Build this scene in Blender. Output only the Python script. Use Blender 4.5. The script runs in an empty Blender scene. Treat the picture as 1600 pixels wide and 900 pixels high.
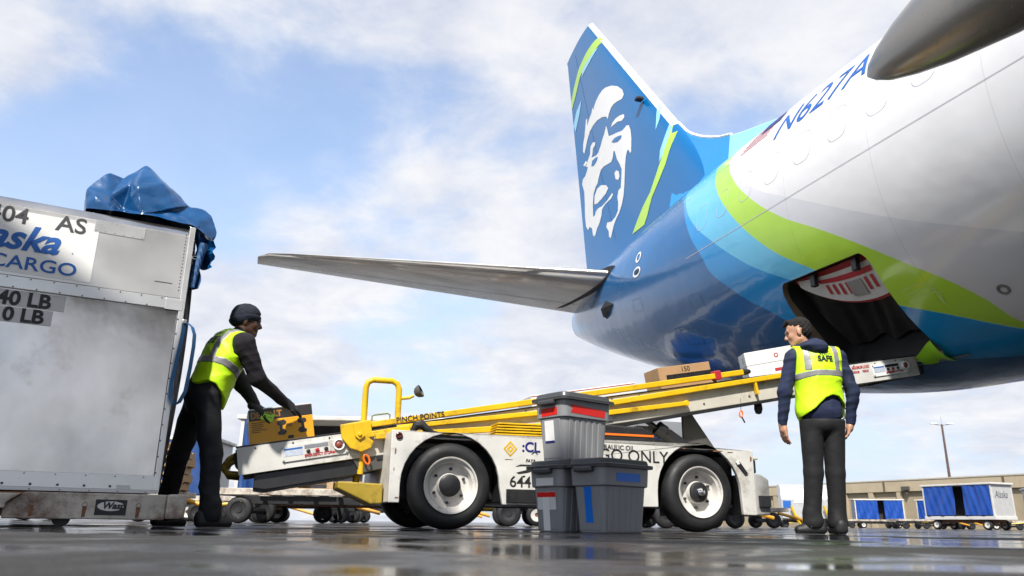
import bpy, bmesh, math, random
import numpy as np
from mathutils import Vector, Matrix
from mathutils.bvhtree import BVHTree
R = math.radians
rng = random.Random(7)
scene = bpy.context.scene
COL = scene.collection

# ------------------------------------------------------------------ camera
cam_d = bpy.data.cameras.new('camera'); cam = bpy.data.objects.new('camera', cam_d); COL.objects.link(cam)
cam_d.sensor_width = 36.0; cam_d.lens = 27.0; cam_d.clip_start = 0.02; cam_d.clip_end = 5000
PITCH = math.atan(367 / 1200.0); ROLL = 0.0125
Mrot = Matrix.Rotation(R(90) + PITCH, 4, 'X') @ Matrix.Rotation(ROLL, 4, 'Z')
cam.matrix_world = Matrix.Translation((0, 0, 0.055)) @ Mrot
cam_d.dof.use_dof = True; cam_d.dof.focus_distance = 6.6; cam_d.dof.aperture_fstop = 4.0
scene.camera = cam

# ------------------------------------------------------------------ sun and sky
SUN_EL, SUN_AZ = R(49), R(194)      # azimuth measured clockwise from +Y; the sun stands behind the camera to the left
sun_d = bpy.data.lights.new('sun', 'SUN'); sun_d.energy = 3.6; sun_d.angle = R(2.5); sun_d.color = (1.0, 0.955, 0.89)
sun = bpy.data.objects.new('sun', sun_d); COL.objects.link(sun)
sdir = Vector((math.sin(SUN_AZ) * math.cos(SUN_EL), math.cos(SUN_AZ) * math.cos(SUN_EL), math.sin(SUN_EL)))
sun.rotation_euler = sdir.to_track_quat('Z', 'Y').to_euler(); sun.location = sdir * 60

world = bpy.data.worlds.new('World'); scene.world = world; world.use_nodes = True
wn = world.node_tree.nodes; wl = world.node_tree.links; wn.clear()
def wnode(t, **kw):
    n = wn.new(t)
    for k, v in kw.items(): setattr(n, k, v)
    return n
w_out = wnode('ShaderNodeOutputWorld'); w_bg = wnode('ShaderNodeBackground'); w_bg.inputs['Strength'].default_value = 0.15
w_sky = wnode('ShaderNodeTexSky', sky_type='NISHITA', sun_disc=False, sun_elevation=SUN_EL, sun_rotation=SUN_AZ, altitude=50, air_density=1.0, dust_density=0.6, ozone_density=1.6)
tc = wnode('ShaderNodeTexCoord')
sep = wnode('ShaderNodeSeparateXYZ'); wl.new(tc.outputs['Generated'], sep.inputs[0])
def wmath(op, a, b=None, clamp=False):
    n = wnode('ShaderNodeMath', operation=op, use_clamp=clamp)
    for i, v in enumerate((a, b)):
        if v is None: continue
        if isinstance(v, (int, float)): n.inputs[i].default_value = v
        else: wl.new(v, n.inputs[i])
    return n.outputs[0]
zz = wmath('ADD', wmath('MAXIMUM', sep.outputs['Z'], 0.0), 0.22)
cmb = wnode('ShaderNodeCombineXYZ'); wl.new(wmath('DIVIDE', sep.outputs['X'], zz), cmb.inputs[0]); wl.new(wmath('DIVIDE', sep.outputs['Y'], zz), cmb.inputs[1])
mp = wnode('ShaderNodeMapping'); wl.new(cmb.outputs[0], mp.inputs[0]); mp.inputs['Location'].default_value = (7.36, 5.95, 2.32)
def wnoise(scale, detail, rough, dist=0.0):
    n = wnode('ShaderNodeTexNoise'); wl.new(mp.outputs[0], n.inputs['Vector'])
    n.inputs['Scale'].default_value = scale; n.inputs['Detail'].default_value = detail; n.inputs['Roughness'].default_value = rough; n.inputs['Distortion'].default_value = dist
    return n.outputs['Fac']
n_big = wnoise(0.8, 2, 0.5); n_mid = wnoise(1.9, 9, 0.56, 0.35); n_fine = wnoise(5.0, 8, 0.6, 0.2)
csum = wmath('ADD', wmath('MULTIPLY', n_big, 0.9), wmath('ADD', wmath('MULTIPLY', n_mid, 0.85), wmath('MULTIPLY', n_fine, 0.25)))
ramp = wnode('ShaderNodeMapRange', interpolation_type='SMOOTHSTEP'); wl.new(csum, ramp.inputs[0])
ramp.inputs[1].default_value = 0.80; ramp.inputs[2].default_value = 1.04; ramp.inputs[3].default_value = 0.16; ramp.inputs[4].default_value = 0.96
# thin veil thickening toward the horizon, as on the photograph's day
veil = wnode('ShaderNodeMapRange', interpolation_type='SMOOTHSTEP'); wl.new(sep.outputs['Z'], veil.inputs[0])
veil.inputs[1].default_value = 0.0; veil.inputs[2].default_value = 0.52; veil.inputs[3].default_value = 0.92; veil.inputs[4].default_value = 0.06
vmix = wnode('ShaderNodeMix', data_type='RGBA'); wl.new(veil.outputs[0], vmix.inputs['Factor']); wl.new(w_sky.outputs[0], vmix.inputs[6]); vmix.inputs[7].default_value = (2.25, 2.65, 3.3, 1)
mask = ramp.outputs[0]
# cloud colour: bright tops, faintly lavender thick parts
shade = wnode('ShaderNodeMapRange'); wl.new(n_fine, shade.inputs[0]); shade.inputs[1].default_value = 0.35; shade.inputs[2].default_value = 0.65
ccol = wnode('ShaderNodeMix', data_type='RGBA'); wl.new(shade.outputs[0], ccol.inputs['Factor'])
ccol.inputs[6].default_value = (2.55, 2.66, 3.02, 1); ccol.inputs[7].default_value = (3.35, 3.37, 3.46, 1)
wmix = wnode('ShaderNodeMix', data_type='RGBA'); wl.new(mask, wmix.inputs['Factor']); wl.new(vmix.outputs[2], wmix.inputs[6]); wl.new(ccol.outputs[2], wmix.inputs[7])
wl.new(wmix.outputs[2], w_bg.inputs['Color']); wl.new(w_bg.outputs[0], w_out.inputs['Surface'])

scene.view_settings.view_transform = 'Standard'; scene.view_settings.look = 'None'
scene.view_settings.exposure = 0.92; scene.view_settings.gamma = 1.0; scene.view_settings.use_curve_mapping = False
scene.cycles.max_bounces = 8; scene.cycles.caustics_reflective = False; scene.cycles.caustics_refractive = False

# ------------------------------------------------------------------ materials
MATS = {}
def M(name, col, rough=0.5, metal=0.0, var=0.12, vscale=6.0, bump=0.0, bscale=60.0, coat=0.0, dirt=0.0, dirtcol=(0.10, 0.06, 0.035), dscale=3.0, stretch=None, emit=None):
    if name in MATS: return MATS[name]
    m = bpy.data.materials.new(name); m.use_nodes = True; MATS[name] = m
    nt = m.node_tree; N = nt.nodes; Lk = nt.links; b = N['Principled BSDF']
    b.inputs['Roughness'].default_value = rough; b.inputs['Metallic'].default_value = metal
    b.inputs['Coat Weight'].default_value = coat; b.inputs['Coat Roughness'].default_value = 0.06
    tcn = N.new('ShaderNodeTexCoord'); vec = tcn.outputs['Object']
    if stretch:
        mpn = N.new('ShaderNodeMapping'); Lk.new(vec, mpn.inputs[0]); mpn.inputs['Scale'].default_value = stretch; vec = mpn.outputs[0]
    nz = N.new('ShaderNodeTexNoise'); Lk.new(vec, nz.inputs['Vector']); nz.inputs['Scale'].default_value = vscale; nz.inputs['Detail'].default_value = 6
    mr = N.new('ShaderNodeMapRange'); Lk.new(nz.outputs['Fac'], mr.inputs[0]); mr.inputs[1].default_value = 0.25; mr.inputs[2].default_value = 0.75
    mr.inputs[3].default_value = 1 - var; mr.inputs[4].default_value = 1 + var * 0.6
    mul = N.new('ShaderNodeVectorMath'); mul.operation = 'SCALE'; mul.inputs[0].default_value = col; Lk.new(mr.outputs[0], mul.inputs['Scale'])
    out = mul.outputs[0]
    rr = N.new('ShaderNodeMapRange'); Lk.new(nz.outputs['Fac'], rr.inputs[0]); rr.inputs[1].default_value = 0.3; rr.inputs[2].default_value = 0.7
    rr.inputs[3].default_value = max(0.02, rough * 0.8); rr.inputs[4].default_value = min(1, rough * 1.2); Lk.new(rr.outputs[0], b.inputs['Roughness'])
    if dirt > 0:
        d1 = N.new('ShaderNodeTexNoise'); Lk.new(tcn.outputs['Object'], d1.inputs['Vector']); d1.inputs['Scale'].default_value = dscale; d1.inputs['Detail'].default_value = 10; d1.inputs['Roughness'].default_value = 0.72
        dr = N.new('ShaderNodeMapRange'); Lk.new(d1.outputs['Fac'], dr.inputs[0]); dr.inputs[1].default_value = 0.63 - dirt * 0.2; dr.inputs[2].default_value = 0.74 - dirt * 0.1
        dr.inputs[3].default_value = 0; dr.inputs[4].default_value = min(1, dirt * 1.6)
        mx = N.new('ShaderNodeMix'); mx.data_type = 'RGBA'; Lk.new(dr.outputs[0], mx.inputs['Factor']); Lk.new(out, mx.inputs[6]); mx.inputs[7].default_value = (*dirtcol, 1)
        out = mx.outputs[2]
    Lk.new(out, b.inputs['Base Color'])
    if bump > 0:
        bn = N.new('ShaderNodeTexNoise'); Lk.new(vec, bn.inputs['Vector']); bn.inputs['Scale'].default_value = bscale; bn.inputs['Detail'].default_value = 4
        bp = N.new('ShaderNodeBump'); Lk.new(bn.outputs['Fac'], bp.inputs['Height']); bp.inputs['Strength'].default_value = bump; bp.inputs['Distance'].default_value = 0.01
        Lk.new(bp.outputs[0], b.inputs['Normal'])
    return m

white_paint = M('white_paint', (0.64, 0.63, 0.59), 0.38, var=0.14, dirt=0.5, dscale=3.4, dirtcol=(0.22, 0.18, 0.13))
chipped_white = M('chipped_white', (0.54, 0.49, 0.42), 0.55, var=0.25, dirt=0.9, dscale=4.0, dirtcol=(0.10, 0.045, 0.02), bump=0.25, bscale=25)
cream_paint = M('cream_paint', (0.56, 0.53, 0.45), 0.42, var=0.15, dirt=0.5, dscale=3.2, dirtcol=(0.2, 0.15, 0.1))
yellow_paint = M('yellow_paint', (0.74, 0.46, 0.008), 0.40, var=0.16, dirt=0.45, dscale=5.0, dirtcol=(0.16, 0.09, 0.02))
old_yellow = M('old_yellow', (0.36, 0.25, 0.02), 0.55, var=0.25, dirt=0.6, dscale=6.0, dirtcol=(0.06, 0.04, 0.02))
black_rubber = M('black_rubber', (0.012, 0.012, 0.013), 0.62, var=0.3, vscale=12, bump=0.12, bscale=90)
belt_rubber = M('belt_rubber', (0.03, 0.03, 0.032), 0.75, var=0.3, vscale=9, bump=0.3, bscale=120)
black_steel = M('black_steel', (0.018, 0.018, 0.02), 0.45, var=0.3, dirt=0.3, dscale=7, dirtcol=(0.07, 0.05, 0.035))
black_print = M('black_print', (0.015, 0.015, 0.017), 0.55, var=0.1)
dark_grey = M('dark_grey', (0.075, 0.073, 0.068), 0.5, var=0.15, dirt=0.2)
rim_white = M('rim_white', (0.62, 0.60, 0.56), 0.4, var=0.1, dirt=0.35, dscale=9, dirtcol=(0.2, 0.16, 0.12))
chrome = M('chrome', (0.75, 0.75, 0.74), 0.14, 1.0, var=0.05)
steel = M('steel', (0.42, 0.42, 0.42), 0.35, 0.9, var=0.15)
red_print = M('red_print', (0.42, 0.02, 0.03), 0.5, var=0.1)
red_tape = M('red_tape', (0.72, 0.02, 0.015), 0.32, var=0.06)
blue_tape = M('blue_tape', (0.005, 0.17, 0.72), 0.32, var=0.06)
white_print = M('white_print', (0.80, 0.80, 0.78), 0.5, var=0.04)
blue_print = M('blue_print', (0.01, 0.11, 0.42), 0.5, var=0.05)
navy_print = M('navy_print', (0.012, 0.02, 0.16), 0.5, var=0.05)
orange = M('orange', (0.85, 0.17, 0.015), 0.4, var=0.1)
plastic_grey = M('plastic_grey', (0.26, 0.265, 0.275), 0.36, var=0.08, bump=0.04, bscale=250)
plastic_dark = M('plastic_dark', (0.06, 0.063, 0.068), 0.38, var=0.1, bump=0.04, bscale=250)
cardboard = M('cardboard', (0.42, 0.25, 0.12), 0.75, var=0.12, bump=0.1, bscale=40)
white_card = M('white_card', (0.70, 0.70, 0.68), 0.6, var=0.06)
wood = M('wood', (0.46, 0.31, 0.17), 0.75, var=0.35, vscale=14, bump=0.2, stretch=(1, 6, 6))
rust_steel = M('rust_steel', (0.20, 0.09, 0.045), 0.75, var=0.5, vscale=8, bump=0.3, bscale=40)
curtain_blue = M('curtain_blue', (0.010, 0.065, 0.33), 0.32, var=0.2, bump=0.35, bscale=5)
curtain_dark = M('curtain_dark', (0.01, 0.04, 0.13), 0.5, var=0.2)
tarp_blue = M('tarp_blue', (0.002, 0.065, 0.20), 0.30, var=0.25, bump=0.5, bscale=16, coat=0.15)
strap_blue = M('strap_blue', (0.02, 0.12, 0.30), 0.55, var=0.15)
aluminium = M('aluminium', (0.66, 0.65, 0.63), 0.34, 0.7, var=0.16, vscale=2.2, bump=0.05, bscale=6, dirt=0.12, dirtcol=(0.25, 0.22, 0.19), dscale=1.6)
alu_worn_reflections = M('alu_worn_reflections', (0.60, 0.58, 0.555), 0.20, 0.97, var=0.45, vscale=1.5, bump=0.45, bscale=1.7, stretch=(1.4, 1.4, 1.0), dirt=0.45, dirtcol=(0.27, 0.225, 0.19), dscale=1.3)  # broad colour and dirt noise paints in cloudy reflections of sky and ground
alu_bright = M('alu_bright', (0.68, 0.68, 0.67), 0.32, 0.6, var=0.1, dirt=0.1, dirtcol=(0.3, 0.26, 0.22))
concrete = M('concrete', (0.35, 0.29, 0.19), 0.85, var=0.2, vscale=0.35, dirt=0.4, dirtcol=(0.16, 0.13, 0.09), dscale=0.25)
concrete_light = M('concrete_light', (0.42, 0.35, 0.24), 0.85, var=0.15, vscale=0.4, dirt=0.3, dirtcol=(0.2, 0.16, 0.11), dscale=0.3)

# ------------------------------------------------------------------ object helpers
def tag(o, label=None, cat=None, group=None, kind=None):
    if label: o['label'] = label
    if cat: o['category'] = cat
    if group: o['group'] = group
    if kind: o['kind'] = kind
    return o
def empty(name, loc=(0, 0, 0), rz=0.0, parent=None):
    o = bpy.data.objects.new(name, None); COL.objects.link(o); o.location = loc; o.rotation_euler = (0, 0, rz)
    if parent: o.parent = parent
    return o
def link(name, me, mats, parent=None, smooth=False, angle=None):
    if not isinstance(mats, (list, tuple)): mats = [mats]
    if len(me.materials) == 0:
        for m in mats: me.materials.append(m)
    if smooth:
        me.polygons.foreach_set('use_smooth', [True] * len(me.polygons))
        if angle is not None: me.set_sharp_from_angle(angle=angle)
    o = bpy.data.objects.new(name, me); COL.objects.link(o)
    if parent: o.parent = parent
    return o
def copy_tree(o, parent=None):
    c = o.copy(); COL.objects.link(c)
    if parent is not None: c.parent = parent
    for ch in list(o.children): copy_tree(ch, c)
    return c
class MB:
    """collects shapes; build() links them as one mesh"""
    def __init__(s, mtx=None): s.v = []; s.f = []; s.mi = []; s.m = mtx
    def add(s, vs, fs, mi=0, mtx=None):
        o = len(s.v); T = s.m
        if mtx is not None: T = mtx if T is None else T @ mtx
        for p in vs:
            p = Vector(p); s.v.append(T @ p if T is not None else p)
        for f in fs: s.f.append([i + o for i in f]); s.mi.append(mi)
        return s
    def box(s, x0, x1, y0, y1, z0, z1, mi=0, mtx=None):
        return s.add([(x0, y0, z0), (x1, y0, z0), (x1, y1, z0), (x0, y1, z0), (x0, y0, z1), (x1, y0, z1), (x1, y1, z1), (x0, y1, z1)],
                     [(0, 3, 2, 1), (4, 5, 6, 7), (0, 1, 5, 4), (1, 2, 6, 5), (2, 3, 7, 6), (3, 0, 4, 7)], mi, mtx)
    def prism(s, poly, d0, d1, axis='y', mi=0, mtx=None):
        n = len(poly); P = []
        for d in (d0, d1):
            for (a, b) in poly: P.append({'y': (a, d, b), 'x': (d, a, b), 'z': (a, b, d)}[axis])
        F = [list(range(n)), list(range(2 * n - 1, n - 1, -1))] + [[(i + 1) % n, i, n + i, n + (i + 1) % n] for i in range(n)]
        return s.add(P, F, mi, mtx)
    def tube(s, pts, r, seg=10, mi=0, mtx=None, caps=True):
        pts = [Vector(p) for p in pts]; n = len(pts); rs = r if isinstance(r, (list, tuple)) else [r] * n
        P = []; prev = None
        for i, p in enumerate(pts):
            t = (pts[min(i + 1, n - 1)] - pts[max(i - 1, 0)]).normalized()
            if prev is None:
                a = t.orthogonal().normalized()
            else:
                a = (prev - t * prev.dot(t)).normalized()
            prev = a; b = t.cross(a)
            for k in range(seg):
                w = 2 * math.pi * k / seg; P.append(p + (a * math.cos(w) + b * math.sin(w)) * rs[i])
        F = [[i * seg + k, i * seg + (k + 1) % seg, (i + 1) * seg + (k + 1) % seg, (i + 1) * seg + k] for i in range(n - 1) for k in range(seg)]
        if caps: F += [list(range(seg - 1, -1, -1)), [(n - 1) * seg + k for k in range(seg)]]
        return s.add(P, F, mi, mtx)
    def lathe(s, prof, seg=32, mi=0, mtx=None, axis='y'):
        P = []; n = len(prof)
        for (d, r) in prof:
            for k in range(seg):
                w = 2 * math.pi * k / seg; c, q = r * math.cos(w), r * math.sin(w)
                P.append({'y': (c, d, q), 'z': (c, q, d), 'x': (d, c, q)}[axis])
        F = [[i * seg + k, i * seg + (k + 1) % seg, (i + 1) * seg + (k + 1) % seg, (i + 1) * seg + k] for i in range(n - 1) for k in range(seg)]
        if n == 2: F += [list(range(seg)), [(n - 1) * seg + k for k in range(seg - 1, -1, -1)]]
        return s.add(P, F, mi, mtx)
    def loft(s, rings, mi=0, mtx=None, caps=True):
        n = len(rings[0]); P = [p for r in rings for p in r]
        F = [[i * n + k, i * n + (k + 1) % n, (i + 1) * n + (k + 1) % n, (i + 1) * n + k] for i in range(len(rings) - 1) for k in range(n)]
        if caps: F += [list(range(n - 1, -1, -1)), [(len(rings) - 1) * n + k for k in range(n)]]
        return s.add(P, F, mi, mtx)
    def grid(s, fn, nu, nv, mi=0):
        P = [fn(i / nu, j / nv) for i in range(nu + 1) for j in range(nv + 1)]
        F = [[i * (nv + 1) + j, (i + 1) * (nv + 1) + j, (i + 1) * (nv + 1) + j + 1, i * (nv + 1) + j + 1] for i in range(nu) for j in range(nv)]
        return s.add(P, F, mi)
    def build(s, name, mats, parent=None, bevel=0.0, smooth=False, angle=R(40), seg=2, fix=True):
        me = bpy.data.meshes.new(name); me.from_pydata([tuple(p) for p in s.v], [], s.f)
        me.polygons.foreach_set('material_index', s.mi)
        if bevel > 0 or fix:
            bm = bmesh.new(); bm.from_mesh(me)
            if fix: bmesh.ops.recalc_face_normals(bm, faces=bm.faces)
            if bevel > 0:
                ed = [e for e in bm.edges if len(e.link_faces) == 2 and e.calc_face_angle(0) > R(30)]
                bmesh.ops.bevel(bm, geom=ed, offset=bevel, segments=seg, affect='EDGES', clamp_overlap=True, profile=0.5)
            bm.to_mesh(me); bm.free()
        me.update()
        return link(name, me, mats, parent, smooth or bevel > 0, angle if smooth else R(14))
def rrect(w, h, r, n=5, cx=0.0, cy=0.0):
    out = []
    for qx, qy, a0 in ((1, 1, 0), (-1, 1, 90), (-1, -1, 180), (1, -1, 270)):
        for k in range(n + 1):
            a = R(a0 + 90 * k / n); out.append((cx + qx * (w / 2 - r) + r * math.cos(a), cy + qy * (h / 2 - r) + r * math.sin(a)))
    return out
def text_mesh(body, size=0.1, offset=0.0, shear=0.0, extrude=0.0008, align='LEFT', space=1.0):
    cu = bpy.data.curves.new('txt', 'FONT'); cu.body = body; cu.size = size; cu.offset = offset; cu.shear = shear; cu.extrude = extrude
    cu.align_x = align; cu.space_character = space; cu.resolution_u = 4
    ob = bpy.data.objects.new('txt', cu); COL.objects.link(ob)
    dg = bpy.context.evaluated_depsgraph_get(); me = bpy.data.meshes.new_from_object(ob.evaluated_get(dg))
    bpy.data.objects.remove(ob); bpy.data.curves.remove(cu); me.materials.clear()
    return me
def text(name, body, size, mat, parent, origin, xdir, up, offset=0.0, shear=0.0, align='LEFT', space=1.0, lift=0.0015, sx=1.0):
    """lettering laid flat on a surface: xdir along the line, up the letter height"""
    me = text_mesh(body, size, offset, shear, 0.0006, align, space)
    x = Vector(xdir).normalized(); y = Vector(up); y = (y - x * y.dot(x)).normalized(); z = x.cross(y)
    T = Matrix((( x.x * sx, y.x, z.x, 0), (x.y * sx, y.y, z.y, 0), (x.z * sx, y.z, z.z, 0), (0, 0, 0, 1)))
    T.translation = Vector(origin) + z * lift
    me.transform(T)
    return link(name, me, mat, parent)
EMB = {
 'hood': [[30.181,9.89],[29.853,9.753],[29.547,9.559],[29.32,9.338],[29.246,9.175],[29.335,9.109],[29.532,9.167],[29.74,9.203],[29.882,9.176],[29.999,9.079],[30.049,8.983],[30.139,9.102],[30.38,9.216],[30.701,9.296],[30.977,9.305],[31.198,9.253],[31.388,9.126],[31.525,8.969],[31.644,8.875],[31.731,8.986],[31.698,9.17],[31.573,9.335],[31.51,9.531],[31.432,9.731],[31.344,9.684],[31.358,9.508],[31.23,9.61],[31.051,9.683],[30.973,9.799],[30.909,9.706],[30.878,9.757],[30.738,9.847],[30.542,9.904],[30.357,9.92]],
 'brow': [[29.897,8.691],[29.803,8.762],[29.637,8.778],[29.428,8.743],[29.219,8.667],[29.199,8.579],[29.327,8.561],[29.533,8.645],[29.695,8.668]],
 'face': [[30.15,8.866],[30.074,8.694],[30.022,8.535],[29.838,8.467],[29.572,8.392],[29.331,8.308],[29.199,8.306],[29.101,8.325],[28.987,8.266],[28.911,8.117],[28.875,7.902],[28.89,7.593],[28.939,7.583],[29.014,7.702],[29.084,7.701],[29.149,7.596],[29.188,7.419],[29.221,7.192],[29.256,6.967],[29.314,6.753],[29.425,6.584],[29.569,6.466],[29.748,6.393],[29.899,6.292],[30.007,6.164],[30.09,6.069],[30.182,6.141],[30.195,6.273],[30.333,6.433],[30.262,6.505],[30.007,6.431],[29.778,6.453],[29.632,6.539],[29.607,6.707],[29.64,6.866],[29.562,6.993],[29.439,6.998],[29.405,7.178],[29.369,7.405],[29.468,7.575],[29.602,7.753],[29.662,7.892],[29.722,8.023],[29.78,8.026],[29.81,7.913],[29.909,7.833],[30.148,7.885],[30.36,7.932],[30.544,7.924],[30.673,7.826],[30.781,7.69],[30.924,7.658],[31.063,7.549],[31.143,7.318],[31.144,6.993],[31.029,6.983],[30.95,7.056],[30.781,7.065],[30.541,7.018],[30.216,7.025],[29.905,7.077],[29.874,7.014],[30.01,6.973],[30.347,6.988],[30.548,6.944],[30.6,6.813],[30.734,6.687],[30.922,6.607],[31.032,6.505],[31.121,6.486],[31.215,6.572],[31.244,6.729],[31.413,6.846],[31.541,6.81],[31.685,6.95],[31.736,7.239],[31.72,7.558],[31.735,7.894],[31.875,8.15],[31.799,8.256],[31.62,8.258],[31.455,8.348],[31.384,8.453],[31.258,8.503],[31.138,8.528],[30.831,8.433],[30.666,8.434],[30.525,8.525],[30.414,8.629],[30.281,8.721]],
 'lip': [[31.045,7.267],[30.998,7.468],[30.819,7.57],[30.562,7.551],[30.248,7.412],[30.132,7.286],[30.301,7.222],[30.565,7.206],[30.838,7.207]],
 'leftbrow': [[31.538,8.47],[31.404,8.573],[31.231,8.656],[31.17,8.848],[31.023,8.873],[30.844,8.799],[30.878,8.728],[31.007,8.711],[31.061,8.573],[31.215,8.483],[31.388,8.405]],
 'dot': [[31.733,8.607],[31.538,8.638],[31.437,8.545],[31.597,8.509]],
 'cheek': [[29.756,7.484],[29.662,7.511],[29.532,7.431],[29.486,7.287],[29.567,7.236],[29.709,7.324]],
 'eyeR': [[29.869,8.311],[29.708,8.323],[29.511,8.274],[29.333,8.209],[29.356,8.144],[29.549,8.15],[29.768,8.24]],
 'eyeL': [[31.156,8.307],[31.088,8.422],[30.862,8.394],[30.7,8.343],[30.774,8.271],[30.987,8.243]],
 'limeTop': [[30.621,11.601],[30.397,11.353],[30.79,11.313],[31.388,11.256],[31.79,11.153],[32.179,10.809],[32.514,10.6],[32.572,10.857],[32.28,11.137],[31.889,11.436],[31.34,11.578],[30.895,11.617]],
 'cyanTop': [[30.758,11.318],[30.631,11.28],[31.109,11.168],[31.703,11.073],[31.558,11.274]],
 'whiteSliver': [[31.722,10.439],[31.913,10.132],[32.268,9.806],[32.428,10.066],[32.142,10.347]],
 'cyanSliver': [[27.948,8.239],[27.8,8.072],[27.808,7.775],[27.903,7.604],[27.907,7.825]],
 'limeRight': [[27.383,7.519],[27.226,7.411],[27.223,7.216],[27.387,6.903],[27.523,6.645],[27.737,6.423],[28.037,6.169],[28.242,5.87],[28.382,5.734],[28.944,5.737],[28.712,5.924],[28.423,6.135],[28.093,6.321],[27.848,6.6],[27.634,6.889],[27.461,7.198]],
 'cyanRight': [[27.458,7.567],[27.383,7.519],[27.461,7.198],[27.634,6.889],[27.738,6.808],[27.713,7.057],[27.565,7.315]],
}
# ------------------------------------------------------------------ ground: wet apron
def ground_material():
    m = bpy.data.materials.new('wet_asphalt'); m.use_nodes = True; nt = m.node_tree; N = nt.nodes; Lk = nt.links; b = N['Principled BSDF']
    tcn = N.new('ShaderNodeTexCoord'); V = tcn.outputs['Object']
    def noise(sc, det, ro, dist=0.0):
        n = N.new('ShaderNodeTexNoise'); Lk.new(V, n.inputs['Vector']); n.inputs['Scale'].default_value = sc; n.inputs['Detail'].default_value = det
        n.inputs['Roughness'].default_value = ro; n.inputs['Distortion'].default_value = dist; return n.outputs['Fac']
    def mr(src, a, bb, c, d, smooth=True):
        n = N.new('ShaderNodeMapRange'); n.interpolation_type = 'SMOOTHSTEP' if smooth else 'LINEAR'; Lk.new(src, n.inputs[0])
        for i, v in enumerate((a, bb, c, d)): n.inputs[i + 1].default_value = v
        return n.outputs[0]
    big = noise(0.8, 6, 0.62, 0.5); grain = noise(120, 3, 0.7); mid = noise(9, 6, 0.65)
    pud = mr(big, 0.44, 0.55, 0.0, 1.0)                       # standing water
    stone = mr(grain, 0.3, 0.75, 0.35, 1.8); blot = mr(mid, 0.3, 0.7, 0.75, 1.2)
    mu = N.new('ShaderNodeMath'); mu.operation = 'MULTIPLY'; Lk.new(stone, mu.inputs[0]); Lk.new(blot, mu.inputs[1])
    sc = N.new('ShaderNodeVectorMath'); sc.operation = 'SCALE'; sc.inputs[0].default_value = (0.046, 0.043, 0.040); Lk.new(mu.outputs[0], sc.inputs['Scale'])
    Lk.new(sc.outputs[0], b.inputs['Base Color'])
    ro = N.new('ShaderNodeMapRange'); Lk.new(pud, ro.inputs[0]); ro.inputs[3].default_value = 0.5; ro.inputs[4].default_value = 0.055
    Lk.new(ro.outputs[0], b.inputs['Roughness'])
    Lk.new(mr(pud, 0, 1, 0.14, 0.5, False), b.inputs['Specular IOR Level'])
    h = N.new('ShaderNodeMath'); h.operation = 'MULTIPLY'; Lk.new(grain, h.inputs[0]); inv = mr(pud, 0, 1, 1.0, 0.04, False); Lk.new(inv, h.inputs[1])
    bp = N.new('ShaderNodeBump'); Lk.new(h.outputs[0], bp.inputs['Height']); bp.inputs['Strength'].default_value = 0.5; bp.inputs['Distance'].default_value = 0.008
    Lk.new(bp.outputs[0], b.inputs['Normal'])
    return m
g = MB()
xs = [-900, -200, -60, -20, -6, 0, 6, 20, 60, 200, 900]; ys = [-300, -60, -10, 0, 5, 10, 20, 60, 200, 900]
g.add([(x, y, 0) for x in xs for y in ys], [[i * len(ys) + j, (i + 1) * len(ys) + j, (i + 1) * len(ys) + j + 1, i * len(ys) + j + 1] for i in range(len(xs) - 1) for j in range(len(ys) - 1)])
tag(g.build('ground', ground_material()), kind='structure')

# ------------------------------------------------------------------ aircraft
PHI = R(71.7)
AF = Vector((math.cos(PHI), -math.sin(PHI), 0))
plane = empty('cargo_aircraft', Vector((4.85, 8.2, 0)) + AF * 22, R(180 - 71.7))     # local axes: x aft from the nose, y starboard, z up
tag(plane, 'white jet airliner with blue tail, lime stripe and open cargo door above the belt loader', 'airplane')
KF = np.array([[0,2.7,3.3,.05,3.0],[1.2,2.05,4.4,1.1,3.1],[3,1.62,5.25,1.65,3.4],[5.5,1.47,5.53,1.89,3.63],[20,1.47,5.53,1.89,3.63],[22,1.50,5.53,1.87,3.63],[24,1.75,5.53,1.75,3.68],[26,2.18,5.52,1.54,3.8],[28,2.77,5.47,1.22,4.05],[30,3.45,5.37,.85,4.35],[31,3.82,5.25,.62,4.53],[32.2,4.3,5.0,.22,4.66]])
def pchip(x, X, Y):
    h = np.diff(X); d = np.diff(Y) / h; m = np.zeros(len(X)); m[0] = d[0]; m[-1] = d[-1]
    for i in range(1, len(X) - 1):
        if d[i-1] * d[i] > 0:
            w1 = 2*h[i] + h[i-1]; w2 = h[i] + 2*h[i-1]; m[i] = (w1 + w2) / (w1 / d[i-1] + w2 / d[i])
    x = min(max(x, X[0]), X[-1]); i = int(min(max(np.searchsorted(X, x) - 1, 0), len(X) - 2)); t = (x - X[i]) / h[i]
    return (2*t**3-3*t**2+1)*Y[i] + (t**3-2*t**2+t)*h[i]*m[i] + (-2*t**3+3*t**2)*Y[i+1] + (t**3-t**2)*h[i]*m[i+1]
def fsec(a): return [float(pchip(a, KF[:, 0], KF[:, k])) for k in (1, 2, 3, 4)]
def fsurf(a, al, s=1.0, lift=0.0):
    """fuselage skin: a = metres aft of the nose, al = angle from the crown (radians, + starboard)"""
    zb, zt, hw, zc = fsec(a); c = math.cos(al)
    v = Vector((a, hw * math.sin(al) * s, zc + ((zt - zc) if c > 0 else (zc - zb)) * c * s))
    if lift:
        n = Vector((0, math.sin(al), c)); v = v + n * lift
    return v

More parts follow.
